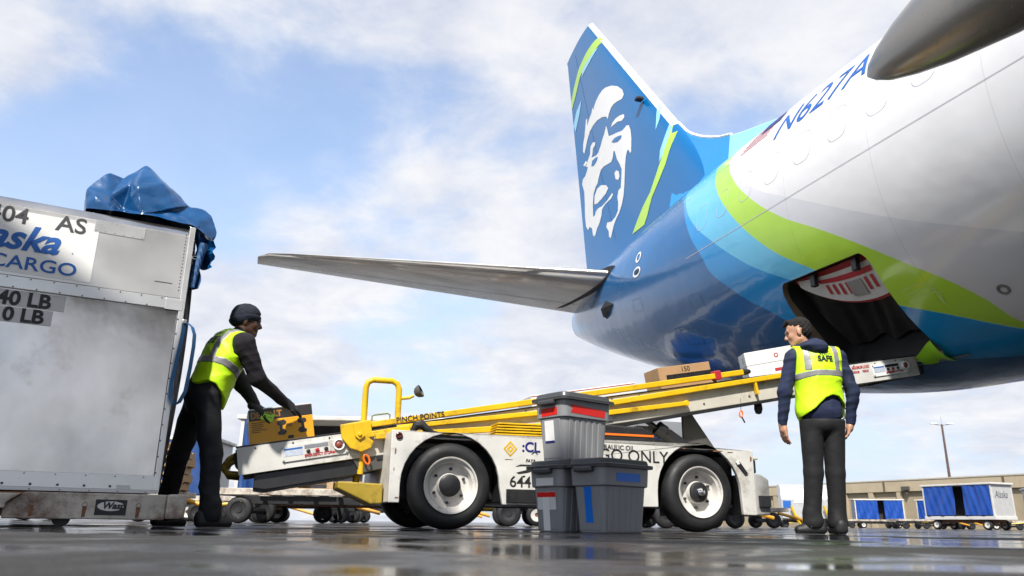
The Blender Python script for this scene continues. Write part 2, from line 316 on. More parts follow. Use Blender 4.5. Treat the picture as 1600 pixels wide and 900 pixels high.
def livery_material():
    m = bpy.data.materials.new('livery_paint'); m.use_nodes = True; nt = m.node_tree; N = nt.nodes; Lk = nt.links; b = N['Principled BSDF']
    tcn = N.new('ShaderNodeTexCoord'); sp = N.new('ShaderNodeSeparateXYZ'); Lk.new(tcn.outputs['Object'], sp.inputs[0])
    def ma(op, x, y=None, clamp=False):
        n = N.new('ShaderNodeMath'); n.operation = op; n.use_clamp = clamp
        for i, v in enumerate((x, y)):
            if v is None: continue
            if isinstance(v, (int, float)): n.inputs[i].default_value = v
            else: Lk.new(v, n.inputs[i])
        return n.outputs[0]
    ang = ma('DIVIDE', ma('ARCTAN2', ma('ABSOLUTE', sp.outputs[1]), ma('SUBTRACT', sp.outputs[2], 3.63)), math.pi)
    B = {
     'B5': [(0, 24.0), (35, 23.95), (56, 23.66), (73, 23.13), (86.3, 22.57), (91, 22.3), (115.5, 20.89), (127.9, 20.08), (140, 19.3), (160, 18.4), (180, 18.0)],
     'B4': [(0, 24.05), (35, 24.0), (56.2, 23.68), (67.2, 23.41), (82.4, 22.95), (97.9, 22.36), (109.7, 21.77), (119.4, 21.34), (129.1, 20.97), (136, 20.73), (143.6, 20.55), (152.6, 20.44), (165, 20.0), (180, 19.4)],
     'B3': [(0, 24.9), (35, 24.5), (54.4, 24.07), (68.6, 23.77), (84.4, 23.36), (99.6, 22.91), (110.3, 22.53), (119.1, 22.13), (137.6, 21.4), (144.6, 20.99), (154.7, 20.5), (165, 20.02), (180, 19.42)],
     'B2': [(0, 25.9), (35, 25.4), (56.3, 24.89), (76.2, 24.36), (92.6, 23.77), (102.3, 23.39), (111.3, 22.99), (119.5, 22.52), (137.6, 21.42), (144.6, 21.0), (154.7, 20.52), (165, 20.04), (180, 19.44)],
     'B1': [(0, 26.2), (35, 25.6), (56.3, 24.95), (65.1, 24.76), (82.6, 24.41), (94.9, 24.14), (103, 24.01), (111.4, 23.74), (120.8, 23.4), (127.3, 23.12), (132.5, 22.93), (145, 22.35), (152, 22.0), (160, 21.4), (168, 20.4), (180, 19.6)]}
    cols = [('B5', (0.69, 0.70, 0.73)), ('B4', (0.44, 0.72, 0.045)), ('B3', (0.13, 0.56, 0.83)), ('B2', (0.0, 0.29, 0.68)), ('B1', (0.0, 0.115, 0.32))]
    out = None
    for key, c in cols:
        fc = N.new('ShaderNodeFloatCurve'); cv = fc.mapping.curves[0]; pts = B[key]
        fc.mapping.extend = 'HORIZONTAL'
        while len(cv.points) < len(pts): cv.points.new(0.5, 0.5)
        for p, (al, a) in zip(cv.points, pts): p.location = (al / 180.0, (a - 17.0) / 10.0); p.handle_type = 'AUTO'
        fc.mapping.update(); Lk.new(ang, fc.inputs['Value'])
        bd = ma('ADD', ma('MULTIPLY', fc.outputs[0], 10.0), 17.0)
        st = ma('MULTIPLY', ma('SUBTRACT', sp.outputs[0], bd), 60.0, True)
        mx = N.new('ShaderNodeMix'); mx.data_type = 'RGBA'; Lk.new(st, mx.inputs['Factor'])
        if out is None: mx.inputs[6].default_value = (0.80, 0.80, 0.80, 1)
        else: Lk.new(out, mx.inputs[6])
        mx.inputs[7].default_value = (*c, 1); out = mx.outputs[2]
    # panel joints and faint dirt
    nz = N.new('ShaderNodeTexNoise'); Lk.new(tcn.outputs['Object'], nz.inputs['Vector']); nz.inputs['Scale'].default_value = 1.3; nz.inputs['Detail'].default_value = 8
    mr = N.new('ShaderNodeMapRange'); Lk.new(nz.outputs['Fac'], mr.inputs[0]); mr.inputs[1].default_value = 0.3; mr.inputs[2].default_value = 0.7; mr.inputs[3].default_value = 0.93; mr.inputs[4].default_value = 1.03
    fr = ma('ABSOLUTE', ma('SUBTRACT', ma('FRACT', ma('DIVIDE', sp.outputs[0], 1.27)), 0.5))
    ln = ma('ADD', ma('MULTIPLY', ma('GREATER_THAN', fr, 0.0022), 0.22), 0.78)
    sc = N.new('ShaderNodeVectorMath'); sc.operation = 'SCALE'; Lk.new(out, sc.inputs[0]); Lk.new(ma('MULTIPLY', mr.outputs[0], ln), sc.inputs['Scale'])
    Lk.new(sc.outputs[0], b.inputs['Base Color'])
    b.inputs['Roughness'].default_value = 0.2; b.inputs['Coat Weight'].default_value = 0.4; b.inputs['Coat Roughness'].default_value = 0.04
    wv = N.new('ShaderNodeTexNoise'); Lk.new(tcn.outputs['Object'], wv.inputs['Vector']); wv.inputs['Scale'].default_value = 2.4; wv.inputs['Detail'].default_value = 2
    bp = N.new('ShaderNodeBump'); Lk.new(wv.outputs['Fac'], bp.inputs['Height']); bp.inputs['Strength'].default_value = 0.25; bp.inputs['Distance'].default_value = 0.03
    Lk.new(bp.outputs[0], b.inputs['Normal']); Lk.new(bp.outputs[0], b.inputs['Coat Normal'])
    return m
livery = livery_material()
liner = M('bay_liner', (0.02, 0.02, 0.021), 0.6, var=0.3, bump=0.3, bscale=6)
jamb = M('door_jamb', (0.22, 0.16, 0.10), 0.55, var=0.3, dirt=0.3)
tail_blue = M('tail_blue', (0.0, 0.135, 0.37), 0.22, var=0.06, vscale=1.0, coat=0.3, bump=0.10, bscale=2.5)
mid_blue = M('dorsal_blue', (0.0, 0.27, 0.62), 0.2, var=0.05, coat=0.5)
pale_blue = M('pale_blue', (0.30, 0.66, 0.85), 0.25, var=0.05, coat=0.3)
lime = M('lime_paint', (0.46, 0.73, 0.08), 0.25, var=0.05, coat=0.3)
plane_white = M('plane_white', (0.80, 0.80, 0.80), 0.22, var=0.04, coat=0.4)
bare_metal = M('bare_metal', (0.70, 0.68, 0.65), 0.13, 0.6, var=0.2, vscale=1.2, bump=0.35, bscale=3.0, stretch=(1.6, 0.25, 1))
fairing_metal = M('fairing_metal', (0.36, 0.34, 0.305), 0.28, 0.55, var=0.12, vscale=2, dirt=0.12, dirtcol=(0.1, 0.08, 0.06))

def build_fuselage():
    st = sorted(set([0, .15, .4, .8, 1.2, 1.8, 2.4, 3, 4, 5.5] + list(np.arange(7, 19, 1.5)) + list(np.round(np.arange(19, 32.21, 0.22), 3)) + [32.2]))
    NS = 96; mb = MB(); rings = []
    for a in st: rings.append([fsurf(a, 2 * math.pi * k / NS) for k in range(NS)])
    mb.loft(rings)
    o = mb.build('fuselage', [livery, liner, jamb], plane, smooth=True)
    # aft hold doorway: a real recess cut into the hull
    A0, A1, L0, L1 = 21.38, 22.76, R(117), R(155.5)
    ring = rrect(A1 - A0, L1 - L0, 0.11, 6, (A0 + A1) / 2, (L0 + L1) / 2)
    def pt(a, al, s):
        p = fsurf(a, al); c = Vector((a, 0, 3.2)); return c + (p - c) * s
    cb = MB(); n = len(ring); sc = [1.12, 0.955, 0.30]
    P = [[pt(a, al, s) for a, al in ring] for s in sc]
    cb.loft(P, mi=1)
    for i in range(n): cb.mi[i] = 2
    c = cb.build('cut', [livery, liner, jamb], None)
    md = o.modifiers.new('b', 'BOOLEAN'); md.object = c; md.operation = 'DIFFERENCE'; md.solver = 'EXACT'
    c.parent = plane
    bpy.context.view_layer.update()
    dg = bpy.context.evaluated_depsgraph_get(); me = bpy.data.meshes.new_from_object(o.evaluated_get(dg))
    o.modifiers.clear(); o.data = me
    me.polygons.foreach_set('use_smooth', [True] * len(me.polygons)); me.set_sharp_from_angle(angle=R(35))
    bpy.data.objects.remove(c)
    return o
build_fuselage()

def on_skin(name, fn, nu, nv, mat, lift=0.004, parent=plane, s=1.0):
    """sheet laid on the hull: fn(u,v) -> (a, alpha)"""
    mb = MB(); mb.grid(lambda u, v: fsurf(*fn(u, v), s, lift), nu, nv)
    return mb.build(name, mat, parent, smooth=True, fix=False)
def skin_line(mb, pts, w, lift=0.003):
    """thin raised seam along (a, alpha-in-degrees) points"""
    P = [fsurf(a, R(al), 1.0, lift) for a, al in pts]; n = len(P); V = []
    for i in range(n):
        t = (P[min(i + 1, n - 1)] - P[max(i - 1, 0)]).normalized(); al = R(pts[i][1]); nn = Vector((0, math.sin(al), math.cos(al))); b = t.cross(nn).normalized() * w / 2
        V += [P[i] - b, P[i] + b]
    mb.add(V, [[2 * i, 2 * i + 1, 2 * i + 3, 2 * i + 2] for i in range(n - 1)])
seam_grey = M('seam_grey', (0.56, 0.56, 0.58), 0.4, var=0.1)
mb = MB(); skin_line(mb, [(a, 93.0) for a in np.arange(12, 24.6, 0.3)], 0.008)
mb.build('lap_joint', seam_grey, plane, fix=False)
for k in range(14):                                   # blanked cabin windows: rounded plugs with a fine outline
    a0 = 24.25 - 0.553 * k
    ring = [(a0 - 0.13 + x, 78.4 + math.degrees(y / 1.89)) for x, y in rrect(0.27, 0.38, 0.10, 6)]
    mb = MB(); skin_line(mb, ring + [ring[0]], 0.006)
    mb.build('window_plug', seam_grey, plane, fix=False)

for (a_, al_, w_, h_) in ((25.2, 128, 0.5, 9), (24.6, 112, 0.35, 6), (26.6, 104, 0.4, 8), (27.4, 84, 0.3, 8), (23.6, 140, 0.45, 6)):
    ring = [(a_ + x, al_ + y) for x, y in ((-w_ / 2, -h_ / 2), (w_ / 2, -h_ / 2), (w_ / 2, h_ / 2), (-w_ / 2, h_ / 2), (-w_ / 2, -h_ / 2))]
    pts = []
    for p_, q_ in zip(ring, ring[1:]):
        for t_ in np.linspace(0, 1, 7)[:-1]: pts.append((p_[0] + (q_[0] - p_[0]) * t_, p_[1] + (q_[1] - p_[1]) * t_))
    mb = MB(); skin_line(mb, pts + [pts[0]], 0.006); mb.build('access_panel', M('seam_blue', (0.02, 0.10, 0.22), 0.4) if a_ > 23 else seam_grey, plane, fix=False)
# registration and flag painted on the upper side
def skin_text(name, body, size, a_start, al_deg, mat, shear=0.0, offset=0.0, sx=1.0):
    me = text_mesh(body, size, offset, shear, 0.0, 'LEFT'); bm = bmesh.new(); bm.from_mesh(me)
    for k in range(1, 12):
        geom = bm.verts[:] + bm.edges[:] + bm.faces[:]
        bmesh.ops.bisect_plane(bm, geom=geom, plane_co=(0, size * k / 12.0, 0), plane_no=(0, 1, 0))
    for v in bm.verts:
        a = a_start - v.co.x * sx; al = R(al_deg) - v.co.y / 1.89
        v.co = fsurf(a, al, 1.0, 0.005)
    bm.to_mesh(me); bm.free()
    return link(name, me, mat, plane)
skin_text('registration', 'N627AS', 0.54, 22.60, 65.0, blue_print, 0.22, 0.0, 0.98)
flag = empty('flag', parent=plane)
for k in range(13):
    if k % 2 == 0: on_skin('stripe', lambda u, v, k=k: (23.45 - 0.62 * u - 0.012 * k, R(57.0 - 0.95 * (k + 0.6 * v))), 4, 1, red_print, 0.004, flag)
on_skin('canton', lambda u, v: (23.10 - 0.42 * u, R(51.5 - 7.0 * v)), 4, 4, navy_print, 0.006, flag)

# cargo doorway fittings
door = empty('cargo_door', parent=plane)
panel_white = M('panel_white', (0.62, 0.62, 0.60), 0.4, var=0.08)
def low(a):                                            # lower edge of the folded-up door panel
    t = (22.62 - a) / 1.2; return 119.0 + 14.0 * math.sin(min(max(t, 0), 1) * math.pi * 0.62) ** 0.8
def dp(u, v, s): 
    a = 22.62 - 1.2 * u; return fsurf(a, R(118.2 + (low(a) - 118.2) * v), s)
mb = MB(); mb.grid(lambda u, v: dp(u, v, 0.93), 20, 6); mb.build('door_panel', red_print, door, smooth=True, fix=False)
mb = MB(); mb.grid(lambda u, v: dp(0.045 + 0.95 * u, 0.13 + 0.80 * v, 0.938), 20, 6); mb.build('door_lining', panel_white, door, smooth=True, fix=False)
mb = MB(); mb.grid(lambda u, v: dp(0.30 + 0.62 * u, 0.24 + 0.12 * v, 0.943), 12, 1); mb.build('warning_band', red_print, door, smooth=True, fix=False)
for k in range(8):
    if k in (4,): continue
    u0 = 0.36 + 0.072 * k
    mb = MB(); mb.grid(lambda u, v: dp(u0 + 0.032 * u, 0.42 + 0.30 * v, 0.943), 1, 3); mb.build('warning_stripe', red_print, door, smooth=True, fix=False)
mb = MB(); mb.grid(lambda u, v: dp(0.60 + 0.16 * u, 0.42 + 0.36 * v, 0.945), 2, 2); mb.build('placard', steel, door, smooth=True, fix=False)
for a in (22.25, 21.62):
    mb = MB(); c = fsurf(a, R(119.3), 0.965); mb.box(c.x - 0.035, c.x + 0.035, c.y - 0.03, c.y + 0.03, c.z - 0.09, c.z + 0.05); mb.build('hinge', black_steel, door, bevel=0.008)
def lin(u, v):                                         # quilted black liner hanging behind the opening
    a = 22.74 - 1.34 * u; al = R(120 + 35 * v)
    p = fsurf(a, al, 0.80 + 0.03 * math.sin(u * 9 + v * 3) + 0.018 * math.sin(u * 23 + 4 * v) - 0.06 * math.sin(v * 3.1) + (0.12 * max(0, 0.45 - u)))
    return p
mb = MB(); mb.grid(lin, 50, 30); mb.build('bay_curtain', M('bay_curtain', (0.028, 0.028, 0.03), 0.42, var=0.25, bump=0.4, bscale=9), door, smooth=True, fix=False)
mb = MB(); mb.grid(lambda u, v: fsurf(22.20 + 0.05 * u, R(128 + 3.0 * v), 0.86), 2, 3); mb.build('red_pull', red_tape, door, fix=False)
mb = MB()
def flap(u, v):
    a = 21.74 - 0.36 * u; al = R(147.5 + 10.5 * v * (0.35 + 0.65 * u) + 5.5 * (1 - u)); return fsurf(a, al, 1.0, 0.012 + 0.03 * math.sin(math.pi * v) * u + 0.012 * math.sin(u * 7))
mb.grid(flap, 8, 8); mb.build('sill_guard', M('fluoro_lime', (0.36, 0.80, 0.02), 0.5, var=0.1), door, smooth=True, fix=False)
mb = MB(); skin_line(mb, [(a, 156.6) for a in np.arange(21.2, 22.95, 0.1)], 0.035, 0.012); mb.build('sill_strip', steel, door, fix=False)
pale_lime = M('pale_lime', (0.62, 0.80, 0.30), 0.4, var=0.05)
for k in range(3):
    mb = MB(); skin_line(mb, [(21.24 - 0.02 * k, 131 + 1.5 * k), (21.05 - 0.03 * k, 130.4 + 1.5 * k), (20.93 - 0.02 * k, 131.5 + 1.5 * k), (20.93, 138)], 0.008); mb.build('paint_scrape', pale_lime, plane, fix=False)
# small fittings on the tail cone
for (a, al, w, h) in ((26.49, 74.6, 0.10, 4.5), (26.49, 83.8, 0.16, 4.0)):
    mb = MB(); ring = [(a + x, al + y) for x, y in [(w * math.cos(t), h * 0.62 * math.sin(t)) for t in np.linspace(0, 2 * math.pi, 17)]]
    skin_line(mb, ring, 0.035, 0.006); mb.build('port_ring', white_print, plane, fix=False)
on_skin('port_plate', lambda u, v: (26.40 + 0.17 * u, R(82.8 + 2.2 * v)), 2, 2, black_print, 0.004)
mb = MB(); c = fsurf(28.16, R(100)); mb.add([fsurf(27.85, R(97), 1, 0.004), fsurf(28.32, R(92), 1, 0.004), fsurf(28.42, R(108), 1, 0.004), fsurf(28.30, R(99), 1.0, 0.13), fsurf(28.38, R(105), 1.0, 0.09)], [(0, 1, 3), (0, 3, 4), (0, 4, 2), (1, 2, 4, 3)])
mb.build('air_inlet', black_print, plane)
mb = MB(); mb.prism([(26.60, 2.36), (26.86, 2.44), (26.98, 2.12), (26.84, 2.10)], -0.02, 0.02); mb.build('drain_mast', black_steel, plane, bevel=0.008)
mb = MB(); mb.prism([(27.6, 2.68), (27.75, 2.72), (27.80, 2.56), (27.70, 2.56)], -0.015, 0.015); mb.build('drain_mast', black_steel, plane, bevel=0.005)
mb = MB(); c = fsurf(20.35, R(138.7)); mb.lathe([(0, 0.055), (0.006, 0.055), (0.008, 0.04), (0.004, 0.03)], 20, mtx=Matrix.Translation(c) @ Vector((0, math.sin(R(138.7)), math.cos(R(138.7)))).to_track_quat('Y', 'Z').to_matrix().to_4x4()); mb.build('drain_port', steel, plane, smooth=True)

# fin
def fin_le(z): return 27.01 + (z - 7.11) * 0.786
def fin_te(z): return 31.75 + (z - 5.9) * 0.168
def naca(x, t): x = min(max(x, 0.0), 1.0); return 5 * t * (0.2969 * math.sqrt(x) - 0.126 * x - 0.3516 * x * x + 0.2843 * x ** 3 - 0.1036 * x ** 4)
def fin_b(a, z): c = fin_te(z) - fin_le(z); return naca((a - fin_le(z)) / c, 0.09 * c)
CH = [0, .003, .008, .016, .03] + [.05 + .0325 * k for k in range(29)] + [1.0]
def foil_ring(le, te, mk):
    c = te - le; up = [mk(le + c * x, naca(x, 0.09 * c)) for x in CH]; dn = [mk(le + c * x, -naca(x, 0.09 * c)) for x in CH[1:-1]]
    return up + dn[::-1]
mb = MB(); rings = []
for z in list(np.linspace(5.0, 12.1, 16)) + [12.38]:
    rings.append(foil_ring(fin_le(z), fin_te(z) - (0 if z < 12.2 else 0.0), lambda a, b, z=z: (a, b, z + (max(0, (a - fin_le(z))) * -0.10 if z > 12.2 else 0))))
mb.loft(rings); fin = mb.build('tail_fin', tail_blue, plane, smooth=True, angle=R(50))
mb = MB(); rings = []
for z in np.linspace(7.45, 12.36, 12):                       # pale leading edge
    le, te = fin_le(z), fin_te(z); c = te - le; w = 0.14 / c
    xs_ = [0, .003, .01, .025, w * 0.6, w]; up = [(le + c * x, naca(x, .09 * c) + 0.006, z) for x in xs_]; dn = [(le + c * x, -naca(x, .09 * c) - 0.006, z) for x in xs_]
    up[0] = (le - 0.008, 0, z); rings.append(dn[:0:-1] + up)
n = len(rings[0]); mb.add([p for r in rings for p in r], [[i * n + k, i * n + k + 1, (i + 1) * n + k + 1, (i + 1) * n + k] for i in range(len(rings) - 1) for k in range(n - 1)])
mb.build('leading_edge', plane_white, fin, smooth=True)
dors = [(22.4, 5.52), (23.2, 5.72), (24.0, 5.95), (24.8, 6.16), (25.35, 6.30), (25.68, 6.40), (26.0, 6.51), (26.3, 6.65), (26.6, 6.82), (26.85, 6.99), (27.05, 7.16), (27.3, 7.46)]
def dorsal(seg, mat, name):
    mb = MB(); rings = []
    for (a, z) in seg:
        w = 0.05 + 0.05 * (a - 22.6); zb = 5.2; rings.append([(a, -w - .12, zb), (a, -w * 0.6, zb + (z - zb) * .5), (a, -0.035, z - 0.03), (a, 0, z), (a, 0.035, z - 0.03), (a, w * 0.6, zb + (z - zb) * .5), (a, w + .12, zb)])
    mb.loft(rings); return mb.build(name, mat, fin, smooth=True)
dorsal(dors[5:], mid_blue, 'dorsal_fin'); dorsal(dors[:6], pale_blue, 'dorsal_fin')
mb = MB()
mb.tube([(a, 0, z + 0.01) for a, z in dors[5:]], 0.032, 8); mb.build('dorsal_edge', plane_white, fin, smooth=True)
def fin_decal(name, poly, mat, lift, parent):
    from mathutils.geometry import tessellate_polygon
    tris = tessellate_polygon([[Vector((p[0], p[1], 0)) for p in poly]])
    bm = bmesh.new(); vs = [bm.verts.new((p[0], 0, p[1])) for p in poly]
    for t in tris:
        if len(set(t)) == 3:
            try: bm.faces.new([vs[i] for i in t])
            except ValueError: pass
    a0, a1 = min(p[0] for p in poly), max(p[0] for p in poly); z0, z1 = min(p[1] for p in poly), max(p[1] for p in poly)
    for k in np.arange(math.floor(a0 * 5) / 5, a1, 0.2): bmesh.ops.bisect_plane(bm, geom=bm.verts[:] + bm.edges[:] + bm.faces[:], plane_co=(k, 0, 0), plane_no=(1, 0, 0))
    for k in np.arange(math.floor(z0 * 2) / 2, z1, 0.5): bmesh.ops.bisect_plane(bm, geom=bm.verts[:] + bm.edges[:] + bm.faces[:], plane_co=(0, 0, k), plane_no=(0, 0, 1))
    for v in bm.verts: v.co.y = fin_b(v.co.x, v.co.z) + lift
    me = bpy.data.meshes.new(name); bm.to_mesh(me); bm.free()
    return link(name, me, mat, parent)
emblem = empty('tail_emblem', parent=plane)
for k in ('hood', 'brow', 'face', 'lip', 'leftbrow', 'dot', 'cheek'): fin_decal('emblem_shape', EMB[k], white_print, 0.006, emblem)
for k in ('eyeR', 'eyeL'): fin_decal('emblem_eye', EMB[k], tail_blue, 0.010, emblem)
for k, m_ in (('limeTop', lime), ('cyanTop', pale_blue), ('whiteSliver', pale_blue), ('cyanSliver', pale_blue), ('limeRight', lime), ('cyanRight', pale_blue)): fin_decal('fin_stripe', EMB[k], m_, 0.008, fin)
mb = MB(); 
for z in (6.3, 8.9): pass
skl = [(fin_le(z) + 0.66 * (fin_te(z) - fin_le(z)), z) for z in np.linspace(5.9, 12.0, 14)]
mb.add([p for a, z in skl for p in ((a - 0.006, fin_b(a, z) + 0.004, z), (a + 0.006, fin_b(a, z) + 0.004, z))], [[2 * i, 2 * i + 1, 2 * i + 3, 2 * i + 2] for i in range(len(skl) - 1)])
mb.build('rudder_gap', M('gap_blue', (0.003, 0.06, 0.2), 0.4), fin, fix=False)
mb = MB(); mb.box(28.35, 28.5, 0.15, 0.31, 8.55, 8.62); mb.build('beacon', black_steel, fin, bevel=0.02)

# stabilisers
for sgn in (1, -1):
    mb = MB(); rings = []
    for b in (0.25, 1.2, 2.2, 3.4, 4.6, 5.8, 6.8, 7.25, 7.42, 7.47):
        le = 28.4 + (b - 1.25) * 0.546; te = 31.1 + (b - 0.57) * 0.225
        if b > 7.2: le += (b - 7.2) * 1.2
        zc = 4.5 + 0.1228 * b; tt = 1.0 if b < 7.3 else 0.6
        rings.append(foil_ring(le, te, lambda a, h, b=b, zc=zc, tt=tt: (a, sgn * b, zc + h * tt)))
    mb.loft(rings); stb = mb.build('stabilizer', bare_metal, plane, smooth=True, angle=R(50))
    mb = MB()
    P = []
    for b in np.linspace(0.9, 6.9, 14):
        le = 28.4 + (b - 1.25) * 0.546; te = 31.1 + (b - 0.57) * 0.225; c = te - le
        for x in (0.695, 0.702): P.append((le + c * x, sgn * b, 4.5 + 0.1228 * b - naca(x, 0.09 * c) - 0.004))
    mb.add(P, [[2 * i, 2 * i + 1, 2 * i + 3, 2 * i + 2] for i in range(13)]); mb.build('elevator_gap', black_print, stb, fix=False)
    mb = MB()
    ringA = foil_ring(27.95, 31.12, lambda a, h: (a, sgn * 1.02, 4.62 + h * 1.07)); ringB = foil_ring(28.02, 31.16, lambda a, h: (a, sgn * 1.10, 4.63 + h * 1.06))
    mb.loft([ringA, ringB]); mb.build('root_seal', black_rubber, stb, smooth=True)

# wing with flap track fairing and gear (mostly above and beside the camera)
for sgn in (1, -1):
    mb = MB(); rings = []
    for b, le, te in ((1.2, 12.0, 18.2), (1.9, 12.3, 18.2), (5.6, 14.3, 18.25), (11, 17.1, 20.0), (16.9, 20.2, 22.0), (17.1, 20.6, 22.0)):
        rings.append(foil_ring(le, te, lambda a, h, b=b: (a, sgn * b, 2.95 + 0.105 * (b - 1.9) + h * 1.2)))
    mb.loft(rings); wing = mb.build('wing', M('wing_grey', (0.42, 0.42, 0.42), 0.3, 0.2, var=0.08), plane, smooth=True, angle=R(50))
    for (b0, a_tip, zt) in ((3.5, 19.28, 2.95), (7.4, 19.3, 3.45)):
        mb = MB(); rings = []
        for t, w, h in ((0, .012, .015), (.06, .06, .07), (.16, .10, .13), (.35, .15, .20), (.6, .19, .27), (1.0, .235, .35), (1.5, .26, .40), (2.2, .25, .38), (3.0, .12, .2), (3.3, .02, .03)):
            cz = zt + 0.012 + 0.03 * t; rings.append([(a_tip - t, sgn * (b0 + w * math.cos(q)), cz + h * (math.sin(q) if math.sin(q) > 0 else 1.02 * math.sin(q))) for q in np.linspace(0, 2 * math.pi, 25)[:-1]])
        mb.loft(rings); ff = mb.build('flap_fairing', fairing_metal, wing, smooth=True)
        mb = MB()
        for (t, q) in ((0.42, 2.2), (0.44, 2.35), (1.02, 4.3), (1.10, 4.45), (1.06, 4.6), (1.15, 4.2)):
            w, h = (.165, .225) if t < .6 else (.24, .355); p = Vector((a_tip - t, sgn * (b0 + w * math.cos(q)), zt + .02 + .03 * t + h * math.sin(q)))
            mb.add([p + Vector((0.012 * math.cos(k), sgn * 0.004, 0.012 * math.sin(k))) for k in np.linspace(0, 6.28, 7)[:-1]] + [p + Vector((0, sgn * 0.02, 0))], [[i, (i + 1) % 6, 6] for i in range(6)] + [list(range(5, -1, -1))])
        mb.build('fastener', black_steel, ff)
    gear = empty('landing_gear', parent=plane)
    mb = MB(); mb.tube([(17.3, sgn * 2.86, 0.55), (17.2, sgn * 2.75, 2.9)], 0.10, 12); mb.tube([(17.25, sgn * 2.8, 1.5), (16.4, sgn * 2.2, 2.7)], 0.05, 8); mb.tube([(17.3, sgn * 2.4, 0.55), (17.3, sgn * 3.3, 0.55)], 0.08, 10); mb.build('strut', steel, gear, smooth=True)
    for q in (-.43, .43):
        mb = MB(); mb.lathe([(-.17, .3), (-.18, .46), (-.13, .54), (0, .555), (.13, .54), (.18, .46), (.17, .3)], 32, mtx=Matrix.Translation((17.3, sgn * 2.86 + q, .555))); mb.build('tyre', black_rubber, gear, smooth=True)
        mb = MB(); mb.lathe([(-.13, .29), (-.10, .12), (.10, .12), (.13, .29)], 24, mtx=Matrix.Translation((17.3, sgn * 2.86 + q, .555))); mb.build('wheel_rim', steel, gear, smooth=True)
# ------------------------------------------------------------------ belt loader (local x along the vehicle, y away from camera, z up)
LYAW = R(18)
loader = empty('belt_loader', (-0.432, 5.868, 0), LYAW)
tag(loader, 'white belt loader with yellow rails, raised conveyor reaching up to the open cargo door', 'belt loader')
Wd = 1.50
def arch(cx, cz, r, z_end, a0=180, n=16):
    out = []
    for k in range(n + 1):
        w = R(180 - 180 * k / n); out.append((cx + r * math.cos(w), cz + r * math.sin(w)))
    return out
side = [(-0.46, 0.185)] + [(-0.46, 0.704), (2.645, 0.672), (2.645, 0.14), (2.515, 0.14)] + arch(2.113, 0.315, 0.392, 0)[::-1] + [(1.72, 0.19), (0.405, 0.185)] + arch(0.0, 0.317, 0.38, 0)[::-1] + [(-0.38, 0.185)]
for y0, y1 in ((0.012, 0.05), (Wd - 0.05, Wd - 0.012)):
    mb = MB(); mb.prism(side, y0, y1); mb.build('chassis_panel', white_paint, loader, bevel=0.006)
mb = MB(); mb.box(-0.455, -0.405, 0.051, Wd - 0.051, 0.19, 0.702); mb.build('front_plate', white_paint, loader, bevel=0.004)
mb = MB(); mb.box(-0.40, 0.40, 0.27, Wd - 0.27, 0.22, 0.60); mb.box(0.40, 1.71, 0.055, Wd - 0.055, 0.20, 0.66); mb.box(1.71, 2.60, 0.27, Wd - 0.27, 0.20, 0.64); mb.build('chassis_frame', black_steel, loader, bevel=0.01)
for x0, x1 in ((-0.40, 0.45), (1.69, 2.60)):              # wheel housings
    mb = MB(); mb.box(x0, x1, 0.052, Wd - 0.052, 0.668 if x0 < 0 else 0.645, 0.69 if x0 < 0 else 0.665); mb.build('wheel_housing', black_steel, loader)
mb = MB(); mb.box(-0.40, 2.62, 0.06, Wd - 0.06, 0.655, 0.667); mb.build('deck_plate', cream_paint, loader)
tyre_prof = [(0.012, 0.205), (0.0, 0.235), (0.004, 0.275), (0.03, 0.304), (0.07, 0.3155), (0.15, 0.3155), (0.19, 0.304), (0.216, 0.275), (0.22, 0.235), (0.208, 0.205)]
for (wx, hubm) in ((0.0, black_steel), (2.113, chrome)):
    for far in (0, 1):
        w = empty('wheel', (wx, Wd if far else 0.0, 0.3165), math.pi if far else 0, loader)
        mb = MB(); mb.lathe(tyre_prof, 64); t = mb.build('tyre', black_rubber, w, smooth=True, angle=R(60))
        mb = MB(); mb.lathe([(0.005, 0.207), (0.000, 0.205), (0.004, 0.195), (0.022, 0.190), (0.03, 0.172), (0.085, 0.158), (0.092, 0.095), (0.06, 0.085), (0.05, 0.0)], 48); mb.build('rim', rim_white, w, smooth=True, angle=R(30))
        mb = MB(); mb.lathe([(0.05, 0.082), (0.03, 0.08), (0.022, 0.066), (0.018, 0.0)], 28); mb.build('hub', black_steel, w, smooth=True, angle=R(30))
        if hubm is chrome:
            mb = MB(); mb.lathe([(0.02, 0.033), (-0.004, 0.032), (-0.012, 0.02), (-0.02, 0.0)], 20); mb.build('hub_cap', chrome, w, smooth=True, angle=R(30))
        for k in range(6):
            q = R(60 * k + 25); mb = MB(); mb.lathe([(0.092, 0.0115), (0.068, 0.0115), (0.062, 0.0)], 6, mtx=Matrix.Translation((0.123 * math.cos(q), 0, 0.123 * math.sin(q)))); mb.build('lug_nut', black_steel, w)
